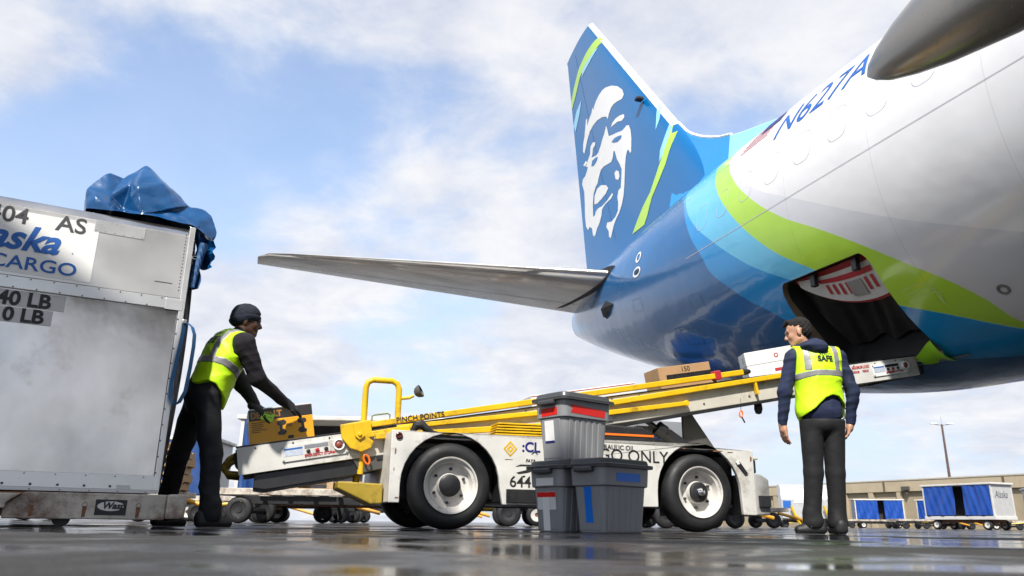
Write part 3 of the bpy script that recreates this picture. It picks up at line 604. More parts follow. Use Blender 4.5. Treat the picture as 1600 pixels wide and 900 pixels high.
# rear counterweight and lamps
mb = MB(); mb.prism([(2.648, 0.14), (2.648, 0.485), (2.72, 0.475), (2.79, 0.435), (2.79, 0.16), (2.77, 0.14)], 0.02, Wd - 0.02); mb.build('counterweight', M('weathered_grey', (0.33, 0.33, 0.32), 0.5, var=0.35, vscale=5, dirt=0.6, dirtcol=(0.1, 0.09, 0.08), stretch=(1, 1, 0.3)), loader, bevel=0.012)
mb = MB(); mb.box(2.67, 2.775, -0.012, 0.019, 0.205, 0.30); mb.build('lamp_box', black_steel, loader, bevel=0.006)
mb = MB(); mb.box(2.66, 2.73, 0.10, 0.30, 0.49, 0.60); mb.build('battery_box', black_steel, loader, bevel=0.01)
mb = MB(); mb.box(2.655, 2.74, 0.08, 0.32, 0.602, 0.625); mb.build('battery_lid', cream_paint, loader, bevel=0.005)
mb = MB(); mb.prism([(2.465, 0.565), (2.50, 0.575), (2.575, 0.478), (2.545, 0.47)], -0.001, 0.011); mb.build('grab_slot', black_print, loader)
mb = MB(); mb.prism([(2.462, 0.570), (2.485, 0.585), (2.50, 0.555), (2.475, 0.548)], -0.004, 0.0); mb.build('reflector', white_print, loader)
mb = MB(); mb.box(0.43, 0.80, 0.0, 0.0115, 0.20, 0.30); mb.build('vent_box', black_steel, loader, bevel=0.004)
mb = MB(); mb.lathe([(0.012, 0.026), (0.002, 0.026), (-0.002, 0.018), (0.004, 0.0)], 20, mtx=Matrix.Translation((-0.405, 0, 0.662))); mb.build('side_lamp', M('lamp_red', (0.06, 0.01, 0.01), 0.15, var=0.1), loader, smooth=True)
mb = MB()
for (x, z, w, h) in ((-0.425, 0.55, .012, .05), (-0.43, .42, .008, .03), (2.30, .655, .10, .012), (2.42, .648, .06, .01), (1.98, .664, .03, .012), (2.62, .60, .02, .05), (-.40, .22, .03, .012), (.45, .52, .07, .006), (.66, .47, .12, .004)):
    mb.add([(x - w / 2, 0.0105, z - h / 2), (x + w / 2 * .7, 0.0105, z - h / 2 * .6), (x + w / 2, 0.0105, z + h / 2 * .5), (x - w / 3, 0.0105, z + h / 2)], [(0, 1, 2, 3)])
mb.build('paint_chips', rust_steel, loader, fix=False)
XD, UP = (1, 0, -0.010), (0, 0, 1)
def ltext(name, s, size, mat, x, z, **kw): return text(name, s, size, mat, loader, (x, 0.0115, z), XD, UP, **kw)
ltext('fleet_number', '644', 0.118, black_print, 0.455, 0.318, offset=0.001)
ltext('lettering', 'CARGO ONLY', 0.135, black_print, 0.93, 0.545, offset=0.0005, sx=1.02)
ltext('lettering', 'HYDRAULIC OIL', 0.052, black_print, 1.14, 0.632, offset=0.0008)
ltext('maker_name', ':CL', 0.105, navy_print, 0.555, 0.585, offset=0.003)
ltext('maker_name', 'FAYA', 0.034, black_print, 0.585, 0.505, offset=0.0008, shear=0.2)

for xq, zq in ((-0.02, 0.678), (2.09, 0.658)):
    mb = MB(); mb.box(xq, xq + 0.11, 0.0095, 0.0105, zq, zq + 0.008); mb.build('small_print', dark_grey, loader)
mb = MB()
for r0, r1 in ((0.060, 0.044), (0.030, 0.012)):
    for k in range(4):
        q0, q1 = R(90 * k), R(90 * k + 90); P = [(0.46 + r * math.cos(q) * 0.95, 0.0095, 0.602 + r * math.sin(q)) for r, q in ((r0, q0), (r0, q1), (r1, q1), (r1, q0))]
        mb.add(P, [(0, 1, 2, 3)])
mb.build('diamond_logo', yellow_paint, loader, fix=False)
mb = MB()
for P in ([(0.50, .468), (.545, .486), (.70, .488), (.70, .478), (.55, .474)], [(.51, .424), (.70, .474), (.70, .458), (.60, .425), (.53, .414)], [(.56, .398), (.575, .406), (.585, .396), (.57, .388)], [(.63, .565), (.66, .593), (.69, .565), (.68, .565), (.66, .581), (.64, .565)]):
    mb.add([(x, 0.0095, z) for x, z in P], [list(range(len(P)))])
mb.build('wing_logo', black_print, loader, fix=False)

# conveyor boom: local frame t along the slope, n across, w square to the belt
BETA = math.atan(0.1837)
BM = Matrix.Translation((-1.528, 0.40, 0.564)) @ Matrix.Rotation(-BETA, 4, 'Y')
LB = 6.60
bt = lambda: MB(BM)
mb = bt(); mb.prism([(0, 0), (0.80, 0.0), (LB, 0), (LB, -0.20), (3.2, -0.235), (0.85, -0.205), (0.02, -0.205)], 0.0, 0.045); mb.build('boom_side', cream_paint, loader, bevel=0.004)
mb = bt(); mb.prism([(0, 0), (LB, 0), (LB, -0.20), (3.2, -0.235), (0.02, -0.205)], 0.705, 0.75); mb.build('boom_side', cream_paint, loader, bevel=0.004)
mb = bt(); mb.box(-0.012, 0.80, -0.006, -0.0005, -0.203, -0.004); mb.build('end_cover', white_paint, loader, bevel=0.002)
mb = bt(); mb.box(LB - 0.88, LB + 0.004, -0.006, -0.0005, -0.20, -0.004); mb.build('end_cover', white_paint, loader, bevel=0.002)
mb = bt(); mb.prism([(1.0, -0.205), (3.2, -0.236), (LB - 0.9, -0.208), (LB - 0.9, -0.232), (3.2, -0.268), (1.0, -0.24)], -0.006, 0.05); mb.build('lower_rail', black_steel, loader, bevel=0.003)
mb = bt(); mb.box(-0.02, LB + 0.03, 0.05, 0.70, -0.035, -0.012); mb.lathe([(0.05, 0.06), (0.70, 0.06)], 20, mtx=Matrix.Translation((0.02, 0, -0.075))); mb.lathe([(0.05, 0.06), (0.70, 0.06)], 20, mtx=Matrix.Translation((LB - 0.01, 0, -0.075))); mb.box(0.02, LB - 0.02, 0.05, 0.70, -0.135, -0.115)
mb.build('belt', belt_rubber, loader, smooth=True, angle=R(30))
mb = bt(); mb.box(-0.016, LB + 0.0, -0.009, 0.05, -0.002, 0.008); mb.build('edge_strip', black_steel, loader, bevel=0.002)
mb = bt(); mb.prism([(0.10, -0.206), (1.15, -0.206), (1.15, -0.30), (0.80, -0.33), (0.16, -0.335), (0.08, -0.31)], 0.03, 0.70); mb.build('drive_guard', black_steel, loader, bevel=0.01)
mb = bt(); mb.prism([(0.82, -0.206), (1.20, -0.206), (1.20, -0.30), (0.86, -0.32)], 0.004, 0.028); mb.build('guard_plate', dark_grey, loader, bevel=0.004)
mb = bt(); mb.box(LB + 0.006, LB + 0.07, -0.01, 0.76, -0.20, 0.0); mb.build('end_bumper', black_rubber, loader, bevel=0.02)
mb = bt(); mb.tube([(0.0, 0.10, -0.04), (-0.07, 0.10, -0.07), (-0.115, 0.10, -0.12), (-0.09, 0.10, -0.17), (-0.01, 0.10, -0.19)], 0.022, 10); mb.tube([(0.0, 0.60, -0.04), (-0.07, 0.60, -0.07), (-0.115, 0.60, -0.12), (-0.09, 0.60, -0.17), (-0.01, 0.60, -0.19)], 0.022, 10); mb.tube([(-0.115, 0.09, -0.12), (-0.115, 0.61, -0.12)], 0.022, 10)
mb.build('end_guard', old_yellow, loader, smooth=True)
# control panels at either end
for t0, full in ((0.30, True), (LB - 0.60, False)):
    cp = empty('control_panel', parent=loader)
    w = 0.49 if full else 0.48
    mb = bt(); mb.prism(rrect(w, 0.118, 0.012, 4, t0 + w / 2, -0.098), -0.016, -0.007); mb.build('panel_plate', white_print if not full else white_paint, cp, bevel=0.002)
    mb = bt(); mb.box(t0 + 0.02, t0 + 0.155, -0.0178, -0.0162, -0.072, -0.060); mb.build('label_heading', blue_print, cp)
    mb = bt(); mb.box(t0 + 0.02, t0 + 0.155, -0.0176, -0.0162, -0.118, -0.075); mb.build('instruction_label', M('label_pale', (0.5, 0.55, 0.66), 0.5, var=0.25, vscale=60), cp)
    mb = bt(); mb.box(t0 + 0.17, t0 + 0.345, -0.0178, -0.0162, -0.078, -0.052); mb.build('data_plate', steel if full else black_print, cp)
    for k, m_ in ((0, black_print), (1, red_print), (2, black_print)):
        mb = bt(); mb.lathe([(-0.016, 0.015), (-0.024, 0.015), (-0.027, 0.010), (-0.027, 0.0)], 18, mtx=Matrix.Translation((t0 + 0.195 + 0.066 * k, 0, -0.099))); mb.build('button', m_, cp, smooth=True, angle=R(40))
    mb = bt(); mb.lathe([(-0.016, 0.044), (-0.035, 0.043), (-0.038, 0.038), (-0.034, 0.032), (-0.020, 0.030)], 28, mtx=Matrix.Translation((t0 + 0.425, 0, -0.085))); mb.build('stop_collar', white_print, cp, smooth=True, angle=R(40))
    mb = bt(); mb.lathe([(-0.02, 0.024), (-0.034, 0.024), (-0.039, 0.018), (-0.04, 0.0)], 22, mtx=Matrix.Translation((t0 + 0.425, 0, -0.085))); mb.build('stop_button', M('stop_red', (0.24, 0.05, 0.035), 0.4), cp, smooth=True, angle=R(40))
    o = BM @ Vector((t0 + 0.165, -0.017, -0.140)); ex = BM.to_3x3() @ Vector((1, 0, 0)); ez = BM.to_3x3() @ Vector((0, 0, 1))
    text('lettering', 'EMERGENCY STOP', 0.030, red_print, cp, o, ex, ez, offset=0.0008, sx=0.80)
    mb = bt(); mb.add([(t0 + 0.352, -0.0175, -0.128), (t0 + 0.375, -0.0175, -0.128), (t0 + 0.375, -0.0175, -0.120), (t0 + 0.398, -0.0175, -0.133), (t0 + 0.375, -0.0175, -0.146), (t0 + 0.375, -0.0175, -0.138), (t0 + 0.352, -0.0175, -0.138)], [list(range(7))]); mb.build('arrow', red_print, cp, fix=False)
    for (x, z) in ((0.012, -0.048), (0.012, -0.148), (w - 0.012, -0.148), (w - 0.012, -0.048)):
        mb = bt(); mb.lathe([(-0.016, 0.008), (-0.020, 0.007), (-0.021, 0.0)], 10, mtx=Matrix.Translation((t0 + x, 0, z))); mb.build('screw', steel, cp, smooth=True)
o = BM @ Vector((LB - 0.84, -0.0065, -0.055)); 
text('lettering', 'MAXIMUM LOAD', 0.042, red_print, loader, o, ex, ez, offset=0.0012, sx=0.68)
text('lettering', '2000LBS', 0.032, red_print, loader, BM @ Vector((LB - 0.84, -0.0065, -0.095)), ex, ez, offset=0.0008, sx=0.72); text('lettering', '900KGS', 0.032, red_print, loader, BM @ Vector((LB - 0.72, -0.0065, -0.095)), ex, ez, offset=0.0008, sx=0.72)
mb = bt()
for k in range(24):
    t = 0.12 + k * 0.27
    if t < LB - 0.05: mb.lathe([(-0.006, 0.007), (-0.011, 0.006), (-0.012, 0.0)], 8, mtx=Matrix.Translation((t, 0, -0.022)))
mb.build('bolt_row', black_steel, loader, smooth=True)
# yellow rails, brackets and braces
mb = bt(); mb.prism([(0.76, 0.012), (0.76, 0.056), (4.48, 0.085), (4.48, 0.036)], -0.035, 0.03); mb.build('upper_rail', yellow_paint, loader, bevel=0.006)
mb = bt(); mb.lathe([(-0.02, 0.028), (0.05, 0.028), (0.09, 0.018), (0.10, 0.0)], 14, mtx=Matrix.Translation((4.48, 0, 0.062)), axis='x'); mb.build('rail_end', black_rubber, loader, smooth=True)
mb = bt(); mb.box(4.16, 4.23, -0.04, 0.034, 0.02, 0.105); mb.build('rail_clamp', red_print, loader, bevel=0.008)
mb = bt(); mb.prism([(3.02, -0.078), (3.02, -0.032), (5.55, 0.014), (5.55, -0.030)], -0.055, -0.012); mb.build('folding_rail', yellow_paint, loader, bevel=0.006)
mb = bt(); mb.prism([(2.6, -0.150), (2.6, -0.105), (3.80, -0.130), (3.80, -0.168)], -0.045, -0.012); mb.lathe([(-0.05, 0.026), (-0.008, 0.026)], 16, mtx=Matrix.Translation((3.80, 0, -0.149))); mb.build('brace_arm', yellow_paint, loader, bevel=0.005)
mb = bt(); mb.box(4.56, 4.585, -0.05, -0.01, -0.16, -0.03); mb.build('rail_bracket', yellow_paint, loader, bevel=0.004)
mb = bt(); mb.prism([(1.18, -0.03), (1.18, 0.004), (2.7, -0.045), (2.7, -0.085)], -0.04, -0.012); mb.build('lift_arm', yellow_paint, loader, bevel=0.005)
mb = bt(); mb.prism([(1.0, -0.085), (1.0, -0.04), (2.6, -0.16), (2.6, -0.21)], -0.075, -0.045); mb.build('lift_arm', yellow_paint, loader, bevel=0.005)
mb = bt(); mb.prism([(0.745, 0.062), (0.98, 0.07), (0.98, -0.02), (1.28, -0.01), (1.28, -0.06), (0.95, -0.065), (0.985, -0.10), (0.96, -0.145), (0.88, -0.165), (0.80, -0.125), (0.745, -0.04)], -0.062, -0.036); mb.build('pivot_bracket', yellow_paint, loader, bevel=0.006)
mb = bt(); mb.prism([(0.84, 0.06), (0.90, 0.062), (0.92, -0.05), (0.875, -0.075), (0.845, -0.04)], -0.078, -0.063); mb.lathe([(-0.09, 0.016), (-0.078, 0.016)], 12, mtx=Matrix.Translation((0.882, 0, -0.03))); mb.build('pivot_lug', yellow_paint, loader, bevel=0.004)
text('warning_lettering', 'PINCH POINTS', 0.062, black_print, loader, BM @ Vector((1.18, -0.0365, 0.020)), ex, ez, offset=0.001, sx=0.95)
mb = MB()
hs = [(-0.62, 0.42, 0.40), (-0.62, 0.42, 0.74), (-0.62, 0.42, 1.07), (-0.605, 0.42, 1.115), (-0.565, 0.42, 1.136), (-0.41, 0.42, 1.136), (-0.37, 0.42, 1.115), (-0.354, 0.42, 1.07), (-0.354, 0.42, 0.80)]
mb.tube(hs, 0.024, 12); mb.build('grab_rail', yellow_paint, loader, smooth=True)
mb = MB(); mb.tube([(-0.34, 0.42, 1.00), (-0.27, 0.42, 1.01), (-0.235, 0.42, 1.03)], 0.014, 8); mb.build('lamp_arm', yellow_paint, loader, smooth=True)
mb = MB(); mb.lathe([(-0.045, 0.02), (-0.03, 0.04), (0.0, 0.052), (0.012, 0.052), (0.014, 0.045)], 20, mtx=Matrix.Translation((-0.185, 0.42, 1.068)) @ Matrix.Rotation(R(62), 4, 'Y') @ Matrix.Rotation(R(25), 4, 'X'), axis='z'); mb.build('work_lamp', dark_grey, loader, smooth=True)
mb = MB(); mb.tube([(-0.56, 0.40, 0.80), (-0.56, 0.40, 0.845), (-0.54, 0.40, 0.855), (-0.44, 0.40, 0.872), (-0.42, 0.40, 0.865), (-0.42, 0.40, 0.83)], 0.006, 8); mb.build('hand_loop', M('green_steel', (0.16, 0.2, 0.05), 0.5), loader, smooth=True)
# step slats, hose, engine hood, mesh guard, lift cylinder
for k in range(7):
    mb = MB(); z = 0.672 + 0.0215 * k; mb.prism([(0.36 + 0.006 * k, z), (0.36 + 0.006 * k, z + 0.012), (1.06, z + 0.018), (1.06, z + 0.006)], 0.12, 0.34); mb.build('step_slat', yellow_paint, loader, bevel=0.002)
mb = MB(); mb.tube([(-0.28, 0.20, 0.70), (-0.25, 0.19, 0.76), (-0.20, 0.2, 0.775), (-0.16, 0.2, 0.74), (-0.12, 0.19, 0.715), (-0.04, 0.2, 0.70)], [0.02, 0.032, 0.034, 0.03, 0.022, 0.015], 10); mb.build('hose', black_rubber, loader, smooth=True)
mb = MB(); mb.prism([(1.10, 0.672), (1.10, 0.86), (1.70, 0.845), (1.79, 0.80), (1.83, 0.672)], 0.20, 0.62); mb.build('engine_hood', black_steel, loader, bevel=0.015)
mb = MB(); mb.box(1.11, 1.80, 0.194, 0.199, 0.765, 0.782); mb.build('hood_stripe', orange, loader)
mb = MB()
def wires(x0, x1, z0, z1, y, n, r=0.0032):
    d = z1 - z0
    for k in range(-int(n * d / (x1 - x0)) - 1, n + 1):
        for sg in (1, -1):
            a = x0 + (x1 - x0) * k / n; pts = []
            p0 = [a, z0] if sg > 0 else [a, z1]; p1 = [a + d * 1.2, z1] if sg > 0 else [a + d * 1.2, z0]
            t0 = max(0, (x0 - p0[0]) / (p1[0] - p0[0])); t1 = min(1, (x1 - p0[0]) / (p1[0] - p0[0]))
            if t1 > t0:
                q = lambda t: (p0[0] + (p1[0] - p0[0]) * t, y, p0[1] + (p1[1] - p0[1]) * t)
                mb.tube([q(t0), q(t1)], r, 3, caps=False)
wires(1.40, 2.62, 0.672, 1.00, 0.86, 52)
tag(mb.build('mesh_guard', white_print, loader, fix=False), kind='stuff')
mb = MB(); mb.box(2.02, 2.60, 1.00, 1.20, 0.68, 0.84); mb.box(2.05, 2.40, 1.0, 1.1, 0.90, 0.97); mb.build('operator_seat', dark_grey, loader, bevel=0.03)
mb = MB(); mb.tube([(1.78, 0.52, 1.02), (2.08, 0.50, 0.84)], 0.024, 12); mb.build('cylinder_rod', black_steel, loader, smooth=True)
mb = MB(); mb.tube([(2.02, 0.50, 0.875), (2.30, 0.48, 0.70)], 0.055, 14); mb.tube([(2.00, 0.50, 0.89), (2.07, 0.495, 0.845)], 0.066, 14); mb.tube([(2.12, 0.47, 0.86), (2.34, 0.46, 0.72)], 0.016, 8); mb.build('lift_cylinder', black_steel, loader, smooth=True, angle=R(35))
mb = MB(); mb.prism([(2.30, 0.67), (2.30, 1.035), (2.39, 1.052), (2.67, 0.67)], 0.55, 0.58); mb.build('guard_plate', dark_grey, loader, bevel=0.004)
# under-nose step, tow eye, tags
mb = MB(); mb.prism([(-0.80, 0.335), (-0.465, 0.325), (-0.465, 0.18), (-0.55, 0.175), (-0.80, 0.285)], 0.25, 0.60); mb.build('tow_bracket', old_yellow, loader, bevel=0.01)
mb = MB(); mb.tube([(-0.62, 0.65, 0.33), (-0.62, 0.65, 0.52)], 0.028, 10); mb.build('support_post', yellow_paint, loader, smooth=True)
def ringtag(cx, y, cz, rx, rz, r, tilt, name, mat):
    mb = MB(); pts = []
    for k in range(21):
        q = 2 * math.pi * k / 20; x, z = rx * math.cos(q), rz * math.sin(q); pts.append((cx + x * math.cos(tilt) - z * math.sin(tilt), y, cz + x * math.sin(tilt) + z * math.cos(tilt)))
    mb.tube(pts, r, 8, caps=False); mb.build(name, mat, loader, smooth=True)
ringtag(-0.585, 0.365, 0.508, 0.020, 0.038, 0.008, R(25), 'pull_ring', orange)
mb = MB(); mb.tube([(2.83, 0.40, 1.19), (2.832, 0.40, 1.125), (2.826, 0.40, 1.08)], 0.003, 6); mb.build('tag_wire', steel, loader)
ringtag(2.825, 0.40, 1.045, 0.016, 0.030, 0.007, R(-10), 'pull_ring', orange)
mb = MB(); mb.tube([(2.828, 0.40, 1.02), (2.86, 0.40, 0.965)], 0.007, 8); mb.build('tag_pin', black_steel, loader)
mb = MB(); mb.lathe([(-0.07, 0.0), (-0.06, 0.028), (-0.02, 0.040), (0.03, 0.036), (0.075, 0.012), (0.085, 0.0)], 16, mtx=Matrix.Translation((3.09, 0.50, 1.135)), axis='z'); mb.build('warning_buzzer', black_rubber, loader, smooth=True)
mb = MB(); mb.tube([(3.82, 0.385, 1.50), (3.84, 0.37, 1.40), (3.86, 0.37, 1.30), (3.95, 0.37, 1.20), (4.00, 0.37, 1.14), (3.97, 0.37, 1.06), (3.88, 0.37, 1.02)], 0.006, 8); mb.build('cable', black_rubber, loader, smooth=True)
mb = bt(); mb.box(2.92, 3.06, -0.016, -0.001, -0.205, -0.155); mb.build('cable_bracket', steel, loader, bevel=0.004)

for n_, w_ in ((0.02, -0.30), (0.06, -0.285)):
    mb = bt(); mb.tube([(0.95, n_, -0.23), (1.3, n_, w_ - 0.02), (1.9, n_, w_ + 0.03), (2.5, n_, w_ + 0.02), (2.9, n_, -0.25)], 0.009, 8); mb.build('hydraulic_hose', black_rubber, loader, smooth=True)
mb = bt()
for k in range(9): mb.lathe([(-0.0005, 0.010), (-0.007, 0.009), (-0.008, 0.0)], 6, mtx=Matrix.Translation((1.5 + 0.5 * k, 0, -0.165 - 0.01 * (k % 2))))
mb.build('frame_bolts', dark_grey, loader)

# ------------------------------------------------------------------ cartons on the conveyor
def belt_pt(t, n, w=0.0):
    return loader_mat @ (BM @ Vector((t, n, w)))
loader_mat = Matrix.Translation((-0.432, 5.868, 0)) @ Matrix.Rotation(LYAW, 4, 'Z')
def on_belt(name, t, n, yaw=0.0):
    o = bpy.data.objects.new(name, None); COL.objects.link(o)
    o.matrix_world = loader_mat @ BM @ Matrix.Translation((t, n, -0.0115)) @ Matrix.Rotation(yaw, 4, 'Z')
    return o
tool = on_belt('tool_carton', 0.09, 0.06, R(2)); tag(tool, 'yellow and black power tool carton at the low end of the conveyor', 'box')
tool_y = M('carton_yellow', (0.76, 0.36, 0.012), 0.45, var=0.06); tool_k = M('carton_black', (0.03, 0.026, 0.024), 0.4, var=0.15)
mb = MB(); mb.box(0, 0.47, 0, 0.30, 0, 0.195); mb.build('carton_lower', tool_y, tool, bevel=0.003)
mb = MB(); mb.box(0, 0.47, 0, 0.30, 0.196, 0.278); mb.build('carton_upper', tool_k, tool, bevel=0.003)
mb = MB(); mb.prism([(0.005, 0.005), (0.235, 0.0), (0.465, 0.005), (0.465, 0.295), (0.005, 0.295)], 0.2785, 0.2865, axis='z'); mb.build('carton_flap', white_card, tool, bevel=0.001)
text('brand_lettering', 'DEWALT', 0.062, M('brand_brown', (0.38, 0.17, 0.03), 0.5), tool, (0.015, 0, 0.214), (1, 0, 0), (0, 0, 1), offset=0.003, sx=0.9)
for k in range(6):
    mb = MB(); mb.box(0.015, 0.015 + (0.10, 0.085, 0.09, 0.075, 0.11, 0.06)[k], -0.0014, -0.0002, 0.176 - 0.014 * k, 0.181 - 0.014 * k); mb.build('print_line', tool_k, tool)
mb = MB(); mb.box(0.015, 0.085, -0.0014, -0.0002, 0.012, 0.022); mb.build('print_line', tool_k, tool)
for cx, sg in ((0.235, 1), (0.385, -1)):                      # printed pictures of two tool batteries
    P = [(cx - 0.030 * sg, 0.175), (cx + 0.018 * sg, 0.182), (cx + 0.036 * sg, 0.165), (cx + 0.028 * sg, 0.145), (cx + 0.006 * sg, 0.14), (cx + 0.002 * sg, 0.115), (cx + 0.024 * sg, 0.105), (cx + 0.034 * sg, 0.085), (cx + 0.014 * sg, 0.066), (cx - 0.030 * sg, 0.07), (cx - 0.034 * sg, 0.09), (cx - 0.014 * sg, 0.10), (cx - 0.016 * sg, 0.14), (cx - 0.036 * sg, 0.15)]
    mb = MB(); mb.prism(P, -0.0015, -0.0003); mb.build('print_tool', tool_k, tool)
mb = MB(); mb.prism(rrect(0.045, 0.026, 0.010, 4, 0.295, 0.045), -0.0015, -0.0003); mb.build('print_badge', tool_k, tool)
mb = MB(); mb.prism([(0.265, 0.125), (0.31, 0.125), (0.315, 0.15), (0.27, 0.15)], -0.0015, -0.0003); mb.build('print_badge', M('print_tan', (0.45, 0.2, 0.02), 0.5), tool)
ht = [(0.082, 0.205), (0.168, 0.170), (0.192, 0.226), (0.106, 0.262)]
mb = MB(); mb.prism(ht, -0.005, -0.0022); mb.build('handling_tag', M('tag_lime', (0.45, 0.85, 0.05), 0.45), tool)
mb = MB(); mb.prism([(0.105, 0.208), (0.118, 0.203), (0.128, 0.228), (0.115, 0.234)], -0.006, -0.0052); mb.prism([(0.118, 0.246), (0.165, 0.227), (0.168, 0.233), (0.121, 0.252)], -0.006, -0.0052); mb.prism([(0.135, 0.215), (0.170, 0.200), (0.171, 0.203), (0.136, 0.218)], -0.006, -0.0052); mb.build('tag_print', black_print, tool)

b150 = on_belt('flat_carton', 3.76, 0.27, R(-2)); tag(b150, 'brown cardboard carton with black tape, halfway up the conveyor', 'box')
mb = MB(); mb.box(0, 0.56, 0, 0.30, 0, 0.245); mb.build('carton_body', cardboard, b150, bevel=0.003)
mb = MB(); mb.box(0.075, 0.558, -0.0025, -0.0008, 0.095, 0.165); mb.build('packing_tape', M('tape_black', (0.02, 0.02, 0.022), 0.3, var=0.5, vscale=40), b150)
text('lettering', '150', 0.066, black_print, b150, (0.24, -0.001, 0.182), (1, 0, 0), (0, 0, 1))
wb = on_belt('white_carton', 4.76, 0.28, R(-24)); tag(wb, 'white carton beside the upper yellow rail, below the blue hull', 'box')
mb = MB(); mb.box(0, 0.50, 0, 0.30, 0, 0.152); mb.build('carton_lower', white_card, wb, bevel=0.003)
mb = MB(); mb.box(-0.003, 0.503, -0.003, 0.303, 0.153, 0.285); mb.build('carton_lid', white_card, wb, bevel=0.003)
mb = MB(); mb.prism(rrect(0.04, 0.045, 0.018, 5, 0.30, 0.215), -0.0046, -0.0034); mb.build('round_mark', red_print, wb)
mb = MB(); mb.prism(rrect(0.022, 0.025, 0.010, 5, 0.30, 0.215), -0.0052, -0.0047); mb.build('round_mark', white_card, wb)
mb = MB(); mb.box(0.26, 0.34, -0.0016, -0.0004, 0.06, 0.09); mb.build('print_block', red_print, wb)
mb = MB(); mb.prism([(0.10, 0.19), (0.13, 0.19), (0.13, 0.245), (0.10, 0.245)], -0.0046, -0.0036, axis='x'); mb.build('green_mark', M('mark_green', (0.15, 0.4, 0.12), 0.5), wb)
wp = on_belt('white_parcel', 2.45, 0.28, R(1)); tag(wp, 'long flat white parcel on the conveyor behind the top grey bin', 'box')
mb = MB(); mb.box(0, 1.05, 0, 0.35, 0, 0.142); mb.build('parcel_body', white_card, wp, bevel=0.006)
mb = MB(); mb.box(0.0, 1.05, -0.002, -0.0006, 0.128, 0.134); mb.build('parcel_stripe', red_print, wp)

# ------------------------------------------------------------------ grey tote bins
ZS = 0.95
def tote(name, x, y, z, yaw, label):
    t = empty(name, (x, y, z), yaw); tag(t, label, 'storage bin', 'grey tote bins stacked by the loader')
    Lx, Wy = 0.495, 0.335           # origin at the corner nearest the camera; x along the long side, y away
    def ring(dx, r, zz, rib=0.0):
        out = []
        for (px, py) in rrect(Lx - 2 * dx, Wy - 2 * dx, r, 6, Lx / 2, Wy / 2): out.append((px, py, zz * ZS))
        return out
    mb = MB(); prof = [(0.055, 0.0), (0.05, 0.006), (0.030, 0.300), (0.022, 0.302), (0.016, 0.308), (0.010, 0.43)]
    mb.loft([ring(d, 0.05, zz) for d, zz in prof]); mb.build('bin_body', plastic_grey, t, smooth=True, angle=R(35))
    for sd in (0, 1):
        for k in range(6):                     # moulded ribs on the long sides
            x0 = 0.075 + 0.056 * k; mb = MB()
            def pp(x, zz): 
                d = 0.05 - 0.02 * zz / 0.30; return (x, d if sd == 0 else Wy - d, zz * ZS)
            s = -1 if sd == 0 else 1
            a, b = pp(x0, 0.012), pp(x0 + 0.036, 0.012); c, d = pp(x0 + 0.036, 0.296), pp(x0, 0.296); e = 0.0035
            mb.add([a, b, c, d] + [(q[0] + (0.004 if i in (0, 3) else -0.004), q[1] + s * e, q[2]) for i, q in enumerate((a, b, c, d))], [(4, 5, 6, 7), (0, 1, 5, 4), (1, 2, 6, 5), (2, 3, 7, 6), (3, 0, 4, 7)])
            mb.build('rib', plastic_grey, t)
    for sd in (0, 1):                           # recessed end panel with its grip
        mb = MB(); xo = 0.0 if sd == 0 else Lx; s = -1 if sd == 0 else 1
        def ep(y, zz, o): 
            d = 0.052 - 0.024 * zz / 0.30 if zz < 0.301 else 0.016 - 0.006 * (zz - .3) / .13
            return (xo - s * d + s * o, y, zz * ZS)
        mb.add([ep(0.08, 0.02, 0.004), ep(0.255, 0.02, 0.004), ep(0.255, 0.295, 0.004), ep(0.08, 0.295, 0.004), ep(0.075, 0.015, 0), ep(0.26, 0.015, 0), ep(0.26, 0.299, 0), ep(0.075, 0.299, 0)], [(0, 1, 2, 3), (4, 5, 1, 0), (5, 6, 2, 1), (6, 7, 3, 2), (7, 4, 0, 3)])
        mb.build('end_panel', plastic_grey, t)
        mb = MB(); mb.box(xo - 0.028 if sd == 0 else xo - 0.01, xo + 0.01 if sd == 0 else xo + 0.028, 0.09, 0.245, 0.375, 0.407); mb.build('latch', plastic_dark, t, bevel=0.008)
    lid = [(0.004, 0.424), (-0.014, 0.426), (-0.016, 0.446), (-0.010, 0.450), (0.006, 0.452), (0.012, 0.478), (0.02, 0.484), (0.04, 0.485), (0.05, 0.478)]
    mb = MB(); mb.loft([ring(d, 0.055, zz) for d, zz in lid]); mb.build('lid', plastic_dark, t, smooth=True, angle=R(35))
    return t
def strip(t, name, pts, mat): mb = MB(); mb.add(pts, [list(range(len(pts)))]); return mb.build(name, mat, t, fix=False)
BY = R(42); bx, by = 0.590, 4.92
ux, uy = Vector((math.cos(BY), math.sin(BY), 0)), Vector((-math.sin(BY), math.cos(BY), 0))
pC = Vector((bx, by, 0)); pB = pC + uy * 0.352 + ux * (-0.02); pA = pB + ux * 0.025 + Vector((0, 0, 0.4615)) - uy * 0.008
tC = tote('tote_bin', *pC, BY, 'grey tote bin with blue tape, on the ground nearest the camera')
tB = tote('tote_bin', *pB, BY + R(1), 'grey tote bin with white strip and red label, bottom of the stack of two')
tA = tote('tote_bin', *pA, BY - R(2), 'grey tote bin with red tape, topmost of the stack')
def eface(y, z, o=-0.0015):
    d = 0.052 - 0.024 * z / 0.30 - 0.004 if z < 0.301 else 0.016 - 0.006 * (z - .3) / .13
    return (d + o, y, z * ZS)
def lface(x, z, o=-0.0015):
    d = 0.05 - 0.02 * z / 0.30 if z < 0.301 else 0.016 - 0.006 * (z - .308) / .122
    return (x, d + o, z * ZS)
strip(tA, 'tape', [lface(0.0704, 0.335), lface(0.4048, 0.322), lface(0.4136, 0.375), lface(0.0616, 0.395), lface(0.0880, 0.365)], red_tape)
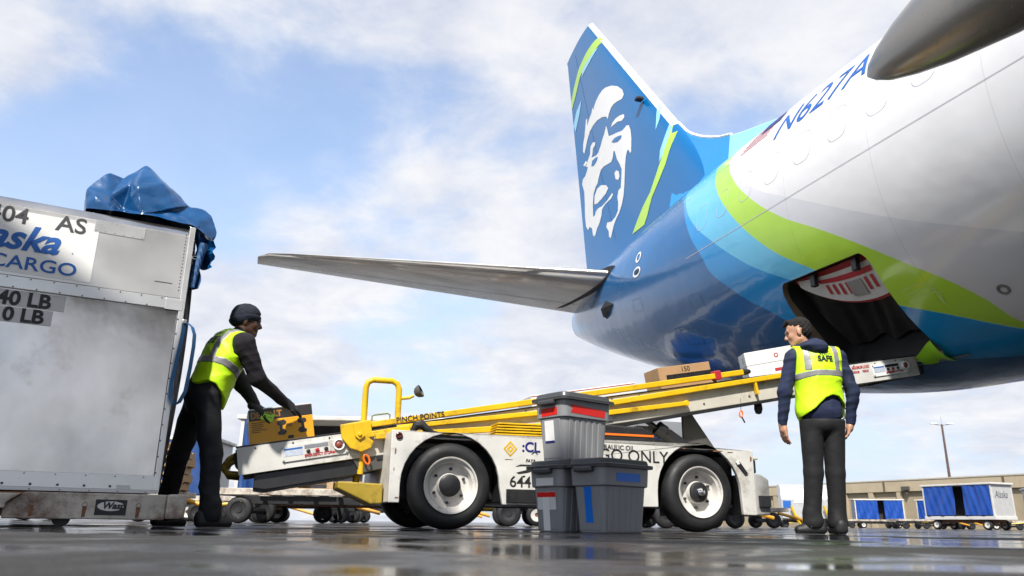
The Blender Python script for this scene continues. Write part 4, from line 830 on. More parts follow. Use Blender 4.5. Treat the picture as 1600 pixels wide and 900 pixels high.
strip(tA, 'tape', [eface(0.2436, 0.315), eface(0.0870, 0.322), eface(0.0870, 0.376), eface(0.2436, 0.372)], red_tape)
strip(tA, 'paper_label', [eface(0.2262, 0.13), eface(0.1348, 0.13), eface(0.1348, 0.285), eface(0.2262, 0.285)], white_print)
strip(tA, 'label_band', [eface(0.2262, 0.128, -0.003), eface(0.1348, 0.128, -0.003), eface(0.1348, 0.142, -0.003), eface(0.2262, 0.142, -0.003)], navy_print)
strip(tB, 'tape', [eface(0.2044, 0.01), eface(0.1436, 0.01), eface(0.1436, 0.245), eface(0.2044, 0.245)], white_print)
strip(tB, 'paper_label', [eface(0.2523, 0.15, -0.001), eface(0.0827, 0.15, -0.001), eface(0.0827, 0.27, -0.001), eface(0.2523, 0.27, -0.001)], white_card)
strip(tB, 'label_band', [eface(0.2523, 0.235, -0.0025), eface(0.0827, 0.235, -0.0025), eface(0.0827, 0.268, -0.0025), eface(0.2523, 0.268, -0.0025)], red_tape)
strip(tB, 'tape', [eface(0.2479, 0.312), eface(0.0870, 0.312), eface(0.0870, 0.365), eface(0.2479, 0.365)], white_print)
strip(tC, 'tape', [eface(0.1958, 0.065), eface(0.1348, 0.065), eface(0.1348, 0.297), eface(0.1958, 0.297)], blue_tape)
strip(tC, 'tape', [lface(0.1320, 0.335), lface(0.3696, 0.335), lface(0.3696, 0.390), lface(0.1320, 0.390)], blue_tape)

# ------------------------------------------------------------------ aluminium air cargo container and its dolly
CY = R(29.6)
cont = empty('cargo_container', (-2.2155, 5.0, 0), CY)             # local x along the face (left is negative), y away, z up
tag(cont, 'large brushed aluminium air cargo container with blue tarp bunched on top', 'cargo container')
CL, CD = 3.1, 2.0; Z0, Z1 = 0.205, 2.015
mb = MB(); mb.prism([(0, Z0), (0, 1.93), (0.035, 1.985), (0.12, Z1), (CD - 0.1, Z1), (CD, 1.95), (CD, Z0)], -CL, -0.03, axis='x'); mb.build('container_shell', alu_worn_reflections, cont, bevel=0.004)
def cbox(name, x0, x1, z0, z1, y0, y1, mat, bevel=0.002): m_ = MB(); m_.box(x0, x1, y0, y1, z0, z1); return m_.build(name, mat, cont, bevel=bevel)
cbox('upper_panel', -CL + 0.01, -0.012, 1.475, 1.925, -0.006, -0.0005, aluminium)
cbox('mid_rail', -CL, -0.008, 1.395, 1.470, -0.014, -0.0005, alu_bright)
cbox('rail_plate', -0.115, -0.006, 1.388, 1.462, -0.018, -0.0145, alu_bright)
cbox('base_rail', -CL, -0.006, Z0, 0.312, -0.012, -0.0005, alu_bright)
cbox('base_lip', -CL, 0.0, Z0 - 0.003, Z0 + 0.02, -0.03, -0.0125, steel)
cbox('corner_post', -0.028, 0.008, Z0 + 0.002, 1.99, -0.016, 0.06, alu_bright, 0.004)
cbox('label_sheet', -CL + 0.3, -0.57, 1.495, 1.895, -0.0085, -0.0064, white_print, 0.0)
cbox('placard_sheet', -CL + 0.3, -0.565 - 0.12, 1.285, 1.385, -0.0026, -0.0006, M('placard_grey', (0.58, 0.58, 0.57), 0.45, var=0.08), 0.0)
cbox('placard_sheet', -CL + 0.3, -0.74, 1.185, 1.280, -0.0026, -0.0006, MATS['placard_grey'], 0.0)
cbox('roof_plate', -0.60, -0.30, 1.842, 1.924, -0.009, -0.0065, alu_bright, 0.001)
cbox('hinge_plate', -0.235, -0.16, 0.22, 0.247, -0.02, -0.0125, steel)
# end curtain bulging past the corner
mb = MB()
mb.grid(lambda u, v: (0.015 + 0.035 * math.sin(math.pi * v) + 0.012 * math.sin(v * 23) * u, 0.01 + 0.5 * u, Z0 + 0.05 + 1.74 * v), 12, 40); mb.build('end_curtain', M('curtain_black', (0.015, 0.018, 0.02), 0.6, var=0.3), cont, smooth=True)
mb = MB()
def riv(x, z, r, y=-0.013): mb.lathe([(0.004, r), (-r * 0.5, r * 0.9), (-r * 0.8, 0.0)], 8, mtx=Matrix.Translation((x, y, z)))
for k in range(18): riv(-0.045, 1.53 + 0.0235 * k, 0.0045, -0.006)
for k in range(11): riv(-0.025, 0.33 + 0.10 * k, 0.0055, -0.016)
for k in range(14): riv(-0.14 - 0.125 * k, 1.462, 0.005, -0.0145); riv(-0.10 - 0.125 * k, 1.403, 0.005, -0.0145)
for k in range(10): riv(-0.09 - 0.16 * k, 0.30, 0.0045, -0.012); riv(-0.27 - 0.14 * k, 0.24, 0.0085, -0.012); riv(-0.07 - 0.155 * k, 0.211, 0.0045, -0.03)
for k in range(6): riv(-0.59 + 0.055 * k, 1.852, 0.003, -0.009)
tag(mb.build('rivets', dark_grey, cont, smooth=True, fix=False), kind='stuff')
CX, CU = (1, 0, 0), (0, 0, 1)
def ctext(name, s, size, mat, x, z, y=-0.0087, **kw): return text(name, s, size, mat, cont, (x, y, z), CX, CU, **kw)
ctext('lettering', '404', 0.145, M('ink_grey', (0.06, 0.06, 0.065), 0.5), -1.185, 1.815, offset=0.002, sx=1.0)
ctext('lettering', 'AS', 0.145, MATS['ink_grey'], -0.815, 1.812, offset=0.002, sx=1.05)
ctext('brand_lettering', 'Alaska', 0.225, blue_print, -1.355, 1.648, offset=0.006, shear=0.32, sx=0.98)
ctext('brand_lettering', 'CARGO', 0.118, blue_print, -1.13, 1.522, offset=0.0015, sx=1.14)
ctext('small_print', 'R', 0.014, blue_print, -0.70, 1.665)
ctext('lettering', '40 LB', 0.122, black_print, -1.045, 1.294, y=-0.0028, offset=0.004); ctext('lettering', '0 LB', 0.118, black_print, -1.0, 1.195, y=-0.0028, offset=0.004)
cbox('small_print', -0.20, -0.09, 1.567, 1.573, -0.0072, -0.0062, MATS['ink_grey'], 0.0)
# tarp bunched on the roof: crumpled folded sheet
TV = {'A': (-0.697, 0.18, 2.208), 'A0': (-0.672, 0.1, 2.03), 'B': (-0.636, 0.22, 2.308), 'C': (-0.571, 0.25, 2.385), 'D': (-0.353, 0.25, 2.496), 'E': (-0.033, 0.14, 2.2), 'F': (0.114, 0.12, 2.164), 'G': (0.166, 0.1, 2.025), 'H': (0.142, 0.08, 1.954), 'I': (-0.007, 0.02, 2.015), 'J': (-0.631, 0.06, 2.115), 'J0': (-0.62, 0.05, 2.02), 'K': (-0.515, 0.03, 2.02), 'L': (-0.339, 0.02, 2.03), 'M': (-0.233, 0.02, 2.03), 'N': (-0.047, 0.01, 2.015), 'P': (-0.542, 0.16, 2.176), 'Q': (-0.401, 0.04, 2.235), 'Q1': (-0.425, 0.20, 2.33), 'Q2': (-0.452, 0.20, 2.10), 'Rr': (-0.479, 0.28, 2.372), 'S': (-0.219, 0.07, 2.29), 'T': (-0.13, 0.045, 2.135), 'U': (0.055, 0.14, 2.197), 'V': (-0.178, 0.06, 2.095), 'Ab': (-0.68, 0.5, 2.03), 'Bb': (-0.60, 0.52, 2.06), 'Cb': (-0.5, 0.5, 2.2), 'Db': (-0.33, 0.52, 2.3), 'Eb': (-0.02, 0.5, 2.1), 'Ub': (0.06, 0.48, 2.1), 'Fb': (0.12, 0.46, 2.06), 'Gb': (0.16, 0.44, 1.95), 'Cbb': (-0.45, 0.62, 2.02), 'Dbb': (-0.3, 0.62, 2.02), 'Ebb': (-0.02, 0.6, 2.02), 'Hb': (0.14, 0.42, 1.93)}
TF = ['A A0 J0 J', 'J J0 K P', 'A J P B', 'B P C', 'C P Rr', 'P K Q2', 'Rr P Q2 Q1', 'Q1 Q2 L Q', 'Q2 K L', 'D Q1 Q', 'D Rr Q1', 'D Q S', 'S Q L', 'S L T', 'L V T', 'L M V', 'S T E', 'D S E', 'T V E', 'V I U E', 'V M N I', 'U I H F', 'F H G', 'A B Bb Ab', 'B C Cb Bb', 'C Rr Db Cb', 'Rr D Db', 'D E Eb Db', 'E U Ub Eb', 'U F Fb Ub', 'F G Gb Fb', 'G H Hb Gb', 'Cb Db Dbb Cbb', 'Db Eb Ebb Dbb', 'A Ab A0', 'Bb Cb Cbb']
def tarp_obj():
    keys = list(TV); me = bpy.data.meshes.new('tarp'); me.from_pydata([TV[k] for k in keys], [], [[keys.index(q) for q in f.split()] for f in TF])
    bm = bmesh.new(); bm.from_mesh(me); bmesh.ops.recalc_face_normals(bm, faces=bm.faces)
    bmesh.ops.triangulate(bm, faces=[f for f in bm.faces if len(f.verts) > 3])
    cr = bm.edges.layers.float.get('crease_edge') or bm.edges.layers.float.new('crease_edge')
    for e in bm.edges:
        if len(e.link_faces) == 2: e[cr] = 0.75 if e.calc_face_angle(0) > R(32) else 0.25
    bm.to_mesh(me); bm.free()
    o = bpy.data.objects.new('tarp', me); COL.objects.link(o)
    md = o.modifiers.new('s', 'SUBSURF'); md.levels = 4; md.render_levels = 4
    bpy.context.view_layer.update(); m2 = bpy.data.meshes.new_from_object(o.evaluated_get(bpy.context.evaluated_depsgraph_get())); bpy.data.objects.remove(o)
    for v in m2.vertices:
        p = v.co; w = 0.0035 * math.sin(p.x * 27 + p.z * 14 + 3 * math.sin(p.y * 13 + p.z * 9)) + 0.0012 * math.sin(p.z * 61 - p.x * 33 + 2 * math.sin(p.x * 21)); v.co = p + v.normal * w
    return link('tarp', m2, tarp_blue, cont, smooth=True, angle=R(50))
tarp_obj()
mb = MB()
def cuff(u, v): return (0.02 + 0.13 * u + 0.012 * math.sin(v * 14 + u * 5), 0.02 + 0.10 * math.sin(u * 3.1) + 0.02 * math.sin(v * 9), 2.03 - 0.10 * u - (0.10 + 0.13 * math.sin(u * 2.4)) * v)
mb.grid(cuff, 14, 10); mb.build('tarp_fold', tarp_blue, cont, smooth=True)
mb = MB(); mb.grid(lambda u, v: (0.03 + 0.075 * u * (1 - 0.55 * v) + 0.02 * math.sin(v * 6 + u * 9), 0.06 + 0.05 * math.sin(u * 7 + v * 4), 1.90 - 0.33 * v), 12, 16); mb.build('tarp_tail', M('tarp_faded', (0.03, 0.10, 0.25), 0.4, var=0.35, vscale=14), cont, smooth=True)
mb = MB(); mb.tube([(0.035 + 0.024 * math.cos(q), 0.02, 1.785 + 0.010 * math.sin(q)) for q in np.linspace(0, 6.283, 15)], 0.004, 6, caps=False); mb.build('grommet', chrome, cont, smooth=True)
def ribbon(name, pts, w, mat, parent, wdir=(0, 1, 0), th=0.0):
    mb = MB(); wv = Vector(wdir) * w / 2; V = []
    for p in pts: V += [Vector(p) - wv, Vector(p) + wv]
    mb.add(V, [[2 * i, 2 * i + 1, 2 * i + 3, 2 * i + 2] for i in range(len(pts) - 1)]); return mb.build(name, mat, parent, smooth=True, fix=False)
lp = [(0.020, -0.05, 1.305), (0.012, -0.055, 1.20), (0.000, -0.06, 1.05), (-0.012, -0.06, 0.90), (-0.008, -0.06, 0.80), (0.018, -0.06, 0.755), (0.050, -0.055, 0.775), (0.078, -0.05, 0.85), (0.088, -0.05, 1.0), (0.092, -0.05, 1.15), (0.088, -0.05, 1.23), (0.068, -0.05, 1.28), (0.035, -0.05, 1.305)]
ribbon('lashing_strap', lp, 0.035, strap_blue, cont, (0.75, 0.55, 0))
mb = MB(); mb.box(0.0, 0.03, -0.06, -0.017, 1.295, 1.325); mb.build('strap_ring', steel, cont, bevel=0.006)

dolly = empty('container_dolly', (-2.2155, 5.0, 0), CY); tag(dolly, 'low rusty white container dolly under the aluminium container', 'dolly')
mb = MB(); mb.prism([(-0.80, 0.045), (-0.80, 0.12), (-0.70, 0.196), (0.055, 0.196), (0.055, 0.045)], -0.075, -0.03); mb.build('side_beam', chipped_white, dolly, bevel=0.008)
mb = MB(); mb.prism([(-2.9, 0.10), (-2.9, 0.185), (-0.72, 0.185), (-0.79, 0.13), (-0.79, 0.10)], -0.12, -0.04); mb.build('side_beam', chipped_white, dolly, bevel=0.008)
mb = MB(); mb.prism([(0.056, 0.05), (0.056, 0.198), (0.165, 0.203), (0.172, 0.16), (0.165, 0.055)], -0.10, 0.30); mb.build('end_block', chipped_white, dolly, bevel=0.012)
mb = MB(); mb.box(-2.9, 0.05, -0.028, 1.9, 0.06, 0.196); mb.build('deck_frame', rust_steel, dolly, bevel=0.008)
for k in range(4):
    mb = MB(); mb.lathe([(-0.02, 0.05), (0.10, 0.05)], 20, mtx=Matrix.Translation((-0.5 - 0.7 * k, 0.1, 0.05))); mb.build('roller', black_steel, dolly, smooth=True, angle=R(40))
mb = MB(); mb.box(-0.335, -0.165, -0.0768, -0.0755, 0.070, 0.160); mb.build('maker_plate', black_print, dolly)
mb = MB(); mb.prism([(-0.25 + 0.074 * math.cos(q), 0.122 + 0.028 * math.sin(q)) for q in np.linspace(0, 6.283, 25)[:-1]], -0.0778, -0.0769); mb.build('maker_badge', white_paint, dolly)
text('maker_name', 'Wasp', 0.052, black_print, dolly, (-0.298, -0.0779, 0.108), (1, 0, 0), (0, 0, 1), shear=0.25, offset=0.002)
for x in (-0.66, -0.39, -0.10):
    mb = MB(); mb.lathe([(-0.078, 0.014), (-0.074, 0.016), (-0.072, 0.0)], 12, mtx=Matrix.Translation((x, 0, 0.128))); mb.prism([(x - 0.012, 0.12), (x + 0.012, 0.12), (x + 0.008, 0.06), (x - 0.010, 0.055)], -0.0758, -0.0752); mb.build('bolt_hole', rust_steel, dolly)
# ------------------------------------------------------------------ people: bodies and garments meshed from smooth distance fields
def surface_nets(D, org, h):
    S = D < 0; nx, ny, nz = D.shape
    c = [S[i:nx-1+i, j:ny-1+j, k:nz-1+k] for i in (0, 1) for j in (0, 1) for k in (0, 1)]
    cnt = sum(x.astype(np.int8) for x in c); act = (cnt > 0) & (cnt < 8)
    idx = -np.ones(act.shape, np.int64); ii = np.argwhere(act); idx[act] = np.arange(len(ii))
    I, J, K = ii.T; pos = np.zeros((len(ii), 3)); n = np.zeros(len(ii))
    for ax in range(3):
        for u in (0, 1):
            for v in (0, 1):
                o0 = [0, 0, 0]; oth = [q for q in range(3) if q != ax]; o0[oth[0]] = u; o0[oth[1]] = v; o1 = list(o0); o1[ax] = 1
                d0 = D[I + o0[0], J + o0[1], K + o0[2]]; d1 = D[I + o1[0], J + o1[1], K + o1[2]]
                m = (d0 < 0) != (d1 < 0); t = np.where(m, d0 / np.where(m, d0 - d1, 1), 0)
                p = np.tile(np.array(o0, float), (len(ii), 1)); p[:, ax] = t
                pos[m] += p[m]; n[m] += 1
    V = (ii + pos / n[:, None]) * h + org
    F = []
    for ax in range(3):
        oth = [(ax + 1) % 3, (ax + 2) % 3]
        A = [slice(1, -1)] * 3; A[ax] = slice(0, -1); B_ = [slice(1, -1)] * 3; B_[ax] = slice(1, None)
        s0 = S[tuple(A)]; s1 = S[tuple(B_)]; E_ = np.argwhere(s0 != s1)
        if len(E_) == 0: continue
        base = E_ + np.array([0 if q == ax else 1 for q in range(3)]); q = []
        for du, dv in ((1, 1), (0, 1), (0, 0), (1, 0)):
            cc = base.copy(); cc[:, oth[0]] -= du; cc[:, oth[1]] -= dv; q.append(idx[cc[:, 0], cc[:, 1], cc[:, 2]])
        q = np.stack(q, 1); flip = s1[tuple(E_.T)]
        q[flip] = q[flip][:, ::-1]; F.append(q)
    F = np.concatenate(F); return V, F
def wob(P, f, seed):
    r = np.random.RandomState(seed); out = 0
    for k in range(7):
        d = r.normal(size=3) * [0.7, 0.7, 1.15]; d /= np.linalg.norm(d); sn = np.sin((P @ d) * f * (0.5 + 0.22 * k) + r.uniform(0, 6.28) + 1.6 * np.sin(P @ r.normal(size=3) * f * 0.28))
        out = out + (1 - 2 * (1 - np.abs(sn)) ** 1.6) * (0.55 + 0.45 * np.sin(P @ r.normal(size=3) * f * 0.25 + r.uniform(0, 6.28))) / (1 + 0.25 * k)     # ridged creases that come and go
    return out / 2.6
class SDF:
    def __init__(s): s.p = []
    def cap(s, a, b, r1, r2=None, k=0.03): s.p.append(('c', np.array(a, float), np.array(b, float), r1, r1 if r2 is None else r2, k)); return s
    def ell(s, c, r, rot=None, k=0.03): s.p.append(('e', np.array(c, float), np.array(r, float), np.eye(3) if rot is None else np.array(rot), None, k)); return s
    def mesh(s, h, infl=0.0, cut=None, fold=0.0, ff=30, seed=1):
        lo = np.min([np.minimum(p[1], p[2]) - max(p[3], p[4]) if p[0] == 'c' else p[1] - max(p[2]) for p in s.p], 0) - infl - 0.05
        hi = np.max([np.maximum(p[1], p[2]) + max(p[3], p[4]) if p[0] == 'c' else p[1] + max(p[2]) for p in s.p], 0) + infl + 0.05
        n = np.ceil((hi - lo) / h).astype(int) + 1; D = np.full(n, 0.3, np.float32)
        ax = [lo[q] + h * np.arange(n[q]) for q in range(3)]
        for p in s.p:
            k = p[5]; mg = infl + k + 0.06
            if p[0] == 'c': a = np.minimum(p[1], p[2]) - max(p[3], p[4]) - mg; b = np.maximum(p[1], p[2]) + max(p[3], p[4]) + mg
            else: a = p[1] - max(p[2]) - mg; b = p[1] + max(p[2]) + mg
            i0 = np.clip(((a - lo) / h).astype(int), 0, n - 1); i1 = np.clip(np.ceil((b - lo) / h).astype(int) + 1, 1, n)
            sl = tuple(slice(i0[q], i1[q]) for q in range(3))
            G = np.stack(np.meshgrid(*[ax[q][sl[q]] for q in range(3)], indexing='ij'), -1)
            if p[0] == 'c':
                ab = p[2] - p[1]; t = np.clip(((G - p[1]) @ ab) / (ab @ ab + 1e-9), 0, 1)
                d = np.linalg.norm(G - p[1] - t[..., None] * ab, axis=-1) - (p[3] + (p[4] - p[3]) * t)
            else:
                q = (G - p[1]) @ p[3]; k0 = np.linalg.norm(q / p[2], axis=-1); k1 = np.linalg.norm(q / (p[2] ** 2), axis=-1); d = k0 * (k0 - 1) / np.maximum(k1, 1e-6)
            d = d - infl; o = D[sl]; hh = np.clip(0.5 + 0.5 * (o - d) / k, 0, 1)
            D[sl] = o + (d - o) * hh - k * hh * (1 - hh)
        if cut is not None or fold:
            G = np.stack(np.meshgrid(*ax, indexing='ij'), -1)
            if fold:
                near = np.abs(D) < 0.06; D[near] += (fold * wob(G[near], ff, seed)).astype(np.float32)
            if cut is not None: D = np.maximum(D, cut(G).astype(np.float32))
        D[0] = D[-1] = 0.3; D[:, 0] = D[:, -1] = 0.3; D[:, :, 0] = D[:, :, -1] = 0.3
        return surface_nets(D, lo, h)
def sdf_obj(name, vf, mat, parent):
    V, F = vf; me = bpy.data.meshes.new(name); me.from_pydata(V.tolist(), [], F.tolist()); me.update()
    bm = bmesh.new(); bm.from_mesh(me); bmesh.ops.smooth_vert(bm, verts=bm.verts, factor=0.5, use_axis_x=True, use_axis_y=True, use_axis_z=True)
    bmesh.ops.recalc_face_normals(bm, faces=bm.faces); bm.to_mesh(me); bm.free()
    return link(name, me, mat, parent, smooth=True)
def basis(fd, up=(0, 0, 1)):
    f = np.array(fd, float); f /= np.linalg.norm(f); u = np.array(up, float); u -= f * (u @ f); u /= np.linalg.norm(u); l = np.cross(u, f)   # l = the person's left
    return f, l, u
def head(S, c, fd, up):
    f, l, u = basis(fd, up); c = np.array(c, float); Rm = np.stack([f, l, u], 1)
    P = lambda a, b, d: c + f * a + l * b + u * d
    S.ell(P(-0.012, 0, 0.030), (0.096, 0.074, 0.088), Rm, 0.02)             # skull
    S.ell(P(0.022, 0, -0.045), (0.066, 0.056, 0.070), Rm, 0.03)            # face
    S.ell(P(0.062, 0, -0.098), (0.022, 0.026, 0.018), Rm, 0.02)            # chin
    S.cap(P(0.0, 0.045, -0.065), P(0.055, 0.022, -0.098), 0.018, 0.014, 0.02); S.cap(P(0.0, -0.045, -0.065), P(0.055, -0.022, -0.098), 0.018, 0.014, 0.02)
    S.cap(P(0.082, 0, 0.008), P(0.103, 0, -0.034), 0.009, 0.013, 0.012)    # nose
    S.ell(P(0.094, 0.011, -0.040), (0.010, 0.008, 0.008), Rm, 0.008); S.ell(P(0.094, -0.011, -0.040), (0.010, 0.008, 0.008), Rm, 0.008)
    S.cap(P(0.080, 0.032, 0.020), P(0.088, 0.0, 0.016), 0.011, 0.010, 0.012); S.cap(P(0.080, -0.032, 0.020), P(0.088, 0.0, 0.016), 0.011, 0.010, 0.012)   # brow
    S.cap(P(0.078, 0.018, -0.064), P(0.078, -0.018, -0.064), 0.0085, 0.0085, 0.008); S.cap(P(0.075, 0.016, -0.077), P(0.075, -0.016, -0.077), 0.009, 0.009, 0.008)   # lips
    for sg in (1, -1):
        S.ell(P(-0.010, sg * 0.076, -0.012), (0.018, 0.009, 0.032), Rm, 0.006); S.ell(P(0.055, sg * 0.035, -0.03), (0.022, 0.018, 0.022), Rm, 0.02)
    return P, Rm
def hand(S, w, d, n, r=0.0085, thumb=1, curl=0.4, ln=1.0):
    """w wrist, d pointing along the hand, n out of the back of the hand"""
    d = np.array(d, float); d /= np.linalg.norm(d); n = np.array(n, float); n -= d * (n @ d); n /= np.linalg.norm(n); s = np.cross(d, n); w = np.array(w, float)
    for k in range(4):
        o = (k - 1.5) * 0.0205; L_ = (0.068, 0.076, 0.072, 0.058)[k] * ln
        a = w + s * o * 0.8 + d * 0.035; b = w + s * o + d * 0.095; S.cap(a, b, 0.0135, 0.0115, 0.010)
        dn = d * math.cos(curl) - n * math.sin(curl); m_ = b + dn * L_ * 0.5; d2 = d * math.cos(curl * 2.1) - n * math.sin(curl * 2.1)
        S.cap(b, m_, r + 0.0010, r, 0.004); S.cap(m_, m_ + d2 * L_ * 0.5, r, r * 0.85, 0.003)
    S.cap(w - d * 0.02, w + d * 0.045, 0.026, 0.030, 0.02)
    t0 = w + s * thumb * 0.026 + d * 0.03; t1 = t0 + s * thumb * 0.022 + d * 0.03 - n * 0.012; S.cap(t0, t1, 0.0125, 0.011, 0.010); S.cap(t1, t1 + d * 0.036 - n * 0.008 + s * thumb * 0.004, 0.0105, 0.0085, 0.004)
def shoe(S, heel, toe, h=0.0):
    heel = np.array(heel, float); toe = np.array(toe, float); d = toe - heel; L_ = np.linalg.norm(d); d /= L_; s = np.array([-d[1], d[0], 0])
    for o in (-0.018, 0.018): S.cap(heel + s * o * 0.8 + [0, 0, 0.034], toe + s * o - d * 0.03 + [0, 0, 0.030], 0.034, 0.030, 0.02)
    S.cap(heel + [0, 0, 0.075], heel + d * L_ * 0.42 + [0, 0, 0.070], 0.040, 0.036, 0.03); S.cap(heel + d * L_ * 0.42 + [0, 0, 0.066], toe - d * 0.05 + [0, 0, 0.036], 0.036, 0.026, 0.03)
def sole(S, heel, toe):
    heel = np.array(heel, float); toe = np.array(toe, float); d = (toe - heel) / np.linalg.norm(toe - heel); s = np.array([-d[1], d[0], 0])
    for o in (-0.02, 0.0, 0.02): S.cap(heel + s * o * 0.8 + [0, 0, 0.016], toe + s * o - d * (0.02 + 0.3 * abs(o)) + [0, 0, 0.016], 0.0175, 0.0175, 0.01)
def stuck_text(body, size, mat, parent, target, org, xdir, up, away, shear=0.0, offset=0.002, lift=0.004, name='lettering', sx=1.0):
    """print that follows the cloth: every letter vertex is dropped on the garment along 'away'"""
    me = text_mesh(body, size, offset, shear, 0.0, 'CENTER'); bm = bmesh.new(); bm.from_mesh(me)
    for k in range(1, 5): bmesh.ops.bisect_plane(bm, geom=bm.verts[:] + bm.edges[:] + bm.faces[:], plane_co=(0, size * k / 5.0, 0), plane_no=(0, 1, 0))
    tm = target.data; bvh = BVHTree.FromPolygons([v.co for v in tm.vertices], [p.vertices for p in tm.polygons])
    x = Vector(xdir).normalized(); y = Vector(up).normalized(); aw = Vector(away).normalized(); o = Vector(org)
    for v in bm.verts:
        p = o + x * v.co.x * sx + y * v.co.y; hit = bvh.ray_cast(p - aw * 0.6, aw)
        v.co = hit[0] - aw * lift if hit[0] is not None else p
    bm.to_mesh(me); bm.free(); return link(name, me, mat, parent)

hi_vis = M('hi_vis', (0.56, 0.93, 0.008), 0.55, var=0.05, bump=0.15, bscale=18)
reflect = M('reflective_tape', (0.26, 0.26, 0.26), 0.4, 0.1, var=0.12)
hoodie_navy = M('hoodie_navy', (0.010, 0.018, 0.055), 0.85, var=0.15, bump=0.15, bscale=30)
black_cloth = M('black_cloth', (0.006, 0.006, 0.007), 0.8, var=0.2, bump=0.5, bscale=9, stretch=(1.0, 1.0, 1.6))
dark_knit = M('dark_knit', (0.010, 0.008, 0.012), 0.9, var=0.2, bump=0.12, bscale=90)
cap_knit = M('cap_knit', (0.006, 0.010, 0.022), 0.9, var=0.2, bump=0.4, bscale=150)
glove_black = M('glove_black', (0.012, 0.012, 0.013), 0.6, var=0.2)
skin_light = M('skin_light', (0.50, 0.27, 0.17), 0.5, var=0.08, vscale=20); skin_dark = M('skin_dark', (0.075, 0.032, 0.018), 0.45, var=0.1, vscale=20)
hair_black = M('hair_black', (0.006, 0.0045, 0.004), 0.88, var=0.3, bump=0.6, bscale=110, stretch=(1, 1, 0.35))
shoe_black = M('shoe_black', (0.014, 0.014, 0.015), 0.6, var=0.3); sole_grey = M('sole_grey', (0.05, 0.05, 0.05), 0.7, var=0.3)
shirt_blue = M('shirt_blue', (0.006, 0.07, 0.20), 0.8, var=0.1)
eye_dark = M('eye_dark', (0.012, 0.010, 0.010), 0.2)

# ---- person standing at the loader, back to the camera
pr = empty('person', (2.50, 6.20, 0)); tag(pr, 'person in yellow safety vest over navy hoodie, standing with back to camera', 'person')
fdR, upR = (-0.92, 0.36, -0.16), (-0.10, 0.05, 1.0)
hcR = (-0.118, 0.012, 1.598)
S = SDF(); P, Rm = head(S, hcR, fdR, upR)
S.cap((-0.045, 0.01, 1.40), (-0.095, 0.005, 1.53), 0.056, 0.052, 0.03)
S.ell((0.0, 0.0, 1.26), (0.165, 0.105, 0.20), None, 0.05).ell((0.0, 0.0, 1.02), (0.145, 0.10, 0.18), None, 0.06).ell((0, 0, 0.90), (0.125, 0.085, 0.10), None, 0.05)
S.cap((-0.165, 0, 1.385), (0.165, 0, 1.385), 0.055, 0.055, 0.05)
armL = [(-0.185, 0.0, 1.375), (-0.275, 0.0, 1.10), (-0.300, 0.05, 0.845)]; armR = [(0.190, 0.0, 1.375), (0.275, -0.01, 1.10), (0.245, 0.035, 0.860)]
for A in (armL, armR): S.cap(A[0], A[1], 0.052, 0.043, 0.03); S.cap(A[1], A[2], 0.042, 0.030, 0.02)
hand(S, armL[2], (0.10, 0.10, -1), (-0.95, -0.35, 0), thumb=1, curl=0.28); hand(S, armR[2], (-0.28, 0.05, -1), (0.95, -0.35, -0.1), thumb=-1, curl=0.38)
legL = [(-0.085, 0, 0.86), (-0.108, 0.0, 0.46), (-0.150, 0.02, 0.09)]; legR = [(0.088, 0, 0.86), (0.070, 0.01, 0.46), (0.052, 0.03, 0.09)]
for A in (legL, legR): S.cap(A[0], A[1], 0.060, 0.050, 0.03); S.cap(A[1], A[2], 0.052, 0.036, 0.02)
S.cap((-0.13, 0.0, 0.05), (-0.24, 0.02, 0.035), 0.033, 0.026, 0.02); S.cap((0.052, 0.0, 0.05), (0.07, 0.13, 0.035), 0.033, 0.026, 0.02)
sdf_obj('body', S.mesh(0.0055), skin_light, pr)
for sg in (1, -1):
    e = P(0.073, sg * 0.031, 0.000); E_ = SDF(); E_.ell(e, (0.013, 0.012, 0.009), Rm); sdf_obj('eye', E_.mesh(0.003), eye_dark, pr)
    E_ = SDF(); E_.cap(P(0.088, sg * 0.018, 0.022), P(0.078, sg * 0.046, 0.024), 0.0055, 0.004, 0.003); sdf_obj('eyebrow', E_.mesh(0.003), hair_black, pr)
S = SDF(); S.ell(P(-0.022, 0, 0.046), (0.100, 0.082, 0.086), Rm, 0.02); S.ell(P(-0.055, 0, -0.005), (0.060, 0.074, 0.070), Rm, 0.03)
S.cap(P(0.06, 0.03, 0.098), P(0.085, -0.01, 0.082), 0.024, 0.02, 0.02); S.cap(P(0.05, -0.04, 0.095), P(0.085, -0.02, 0.085), 0.022, 0.018, 0.02); S.cap(P(0.082, 0.02, 0.085), P(0.098, 0.0, 0.072), 0.014, 0.008, 0.01)
fR, lR, uR = basis(fdR, upR)
def hair_cut(G):
    q = G - np.array(hcR); a, d = q @ fR, q @ uR
    return np.maximum(np.minimum(0.052 - d, a - 0.022), np.minimum(-0.055 - d, 0.3))
hv = S.mesh(0.0055, fold=0.009, ff=110, seed=3, cut=lambda G: np.maximum(np.minimum(0.050 - (G - np.array(hcR)) @ uR, (G - np.array(hcR)) @ fR - 0.022), -0.075 - (G - np.array(hcR)) @ uR))
sdf_obj('hair', hv, hair_black, pr)
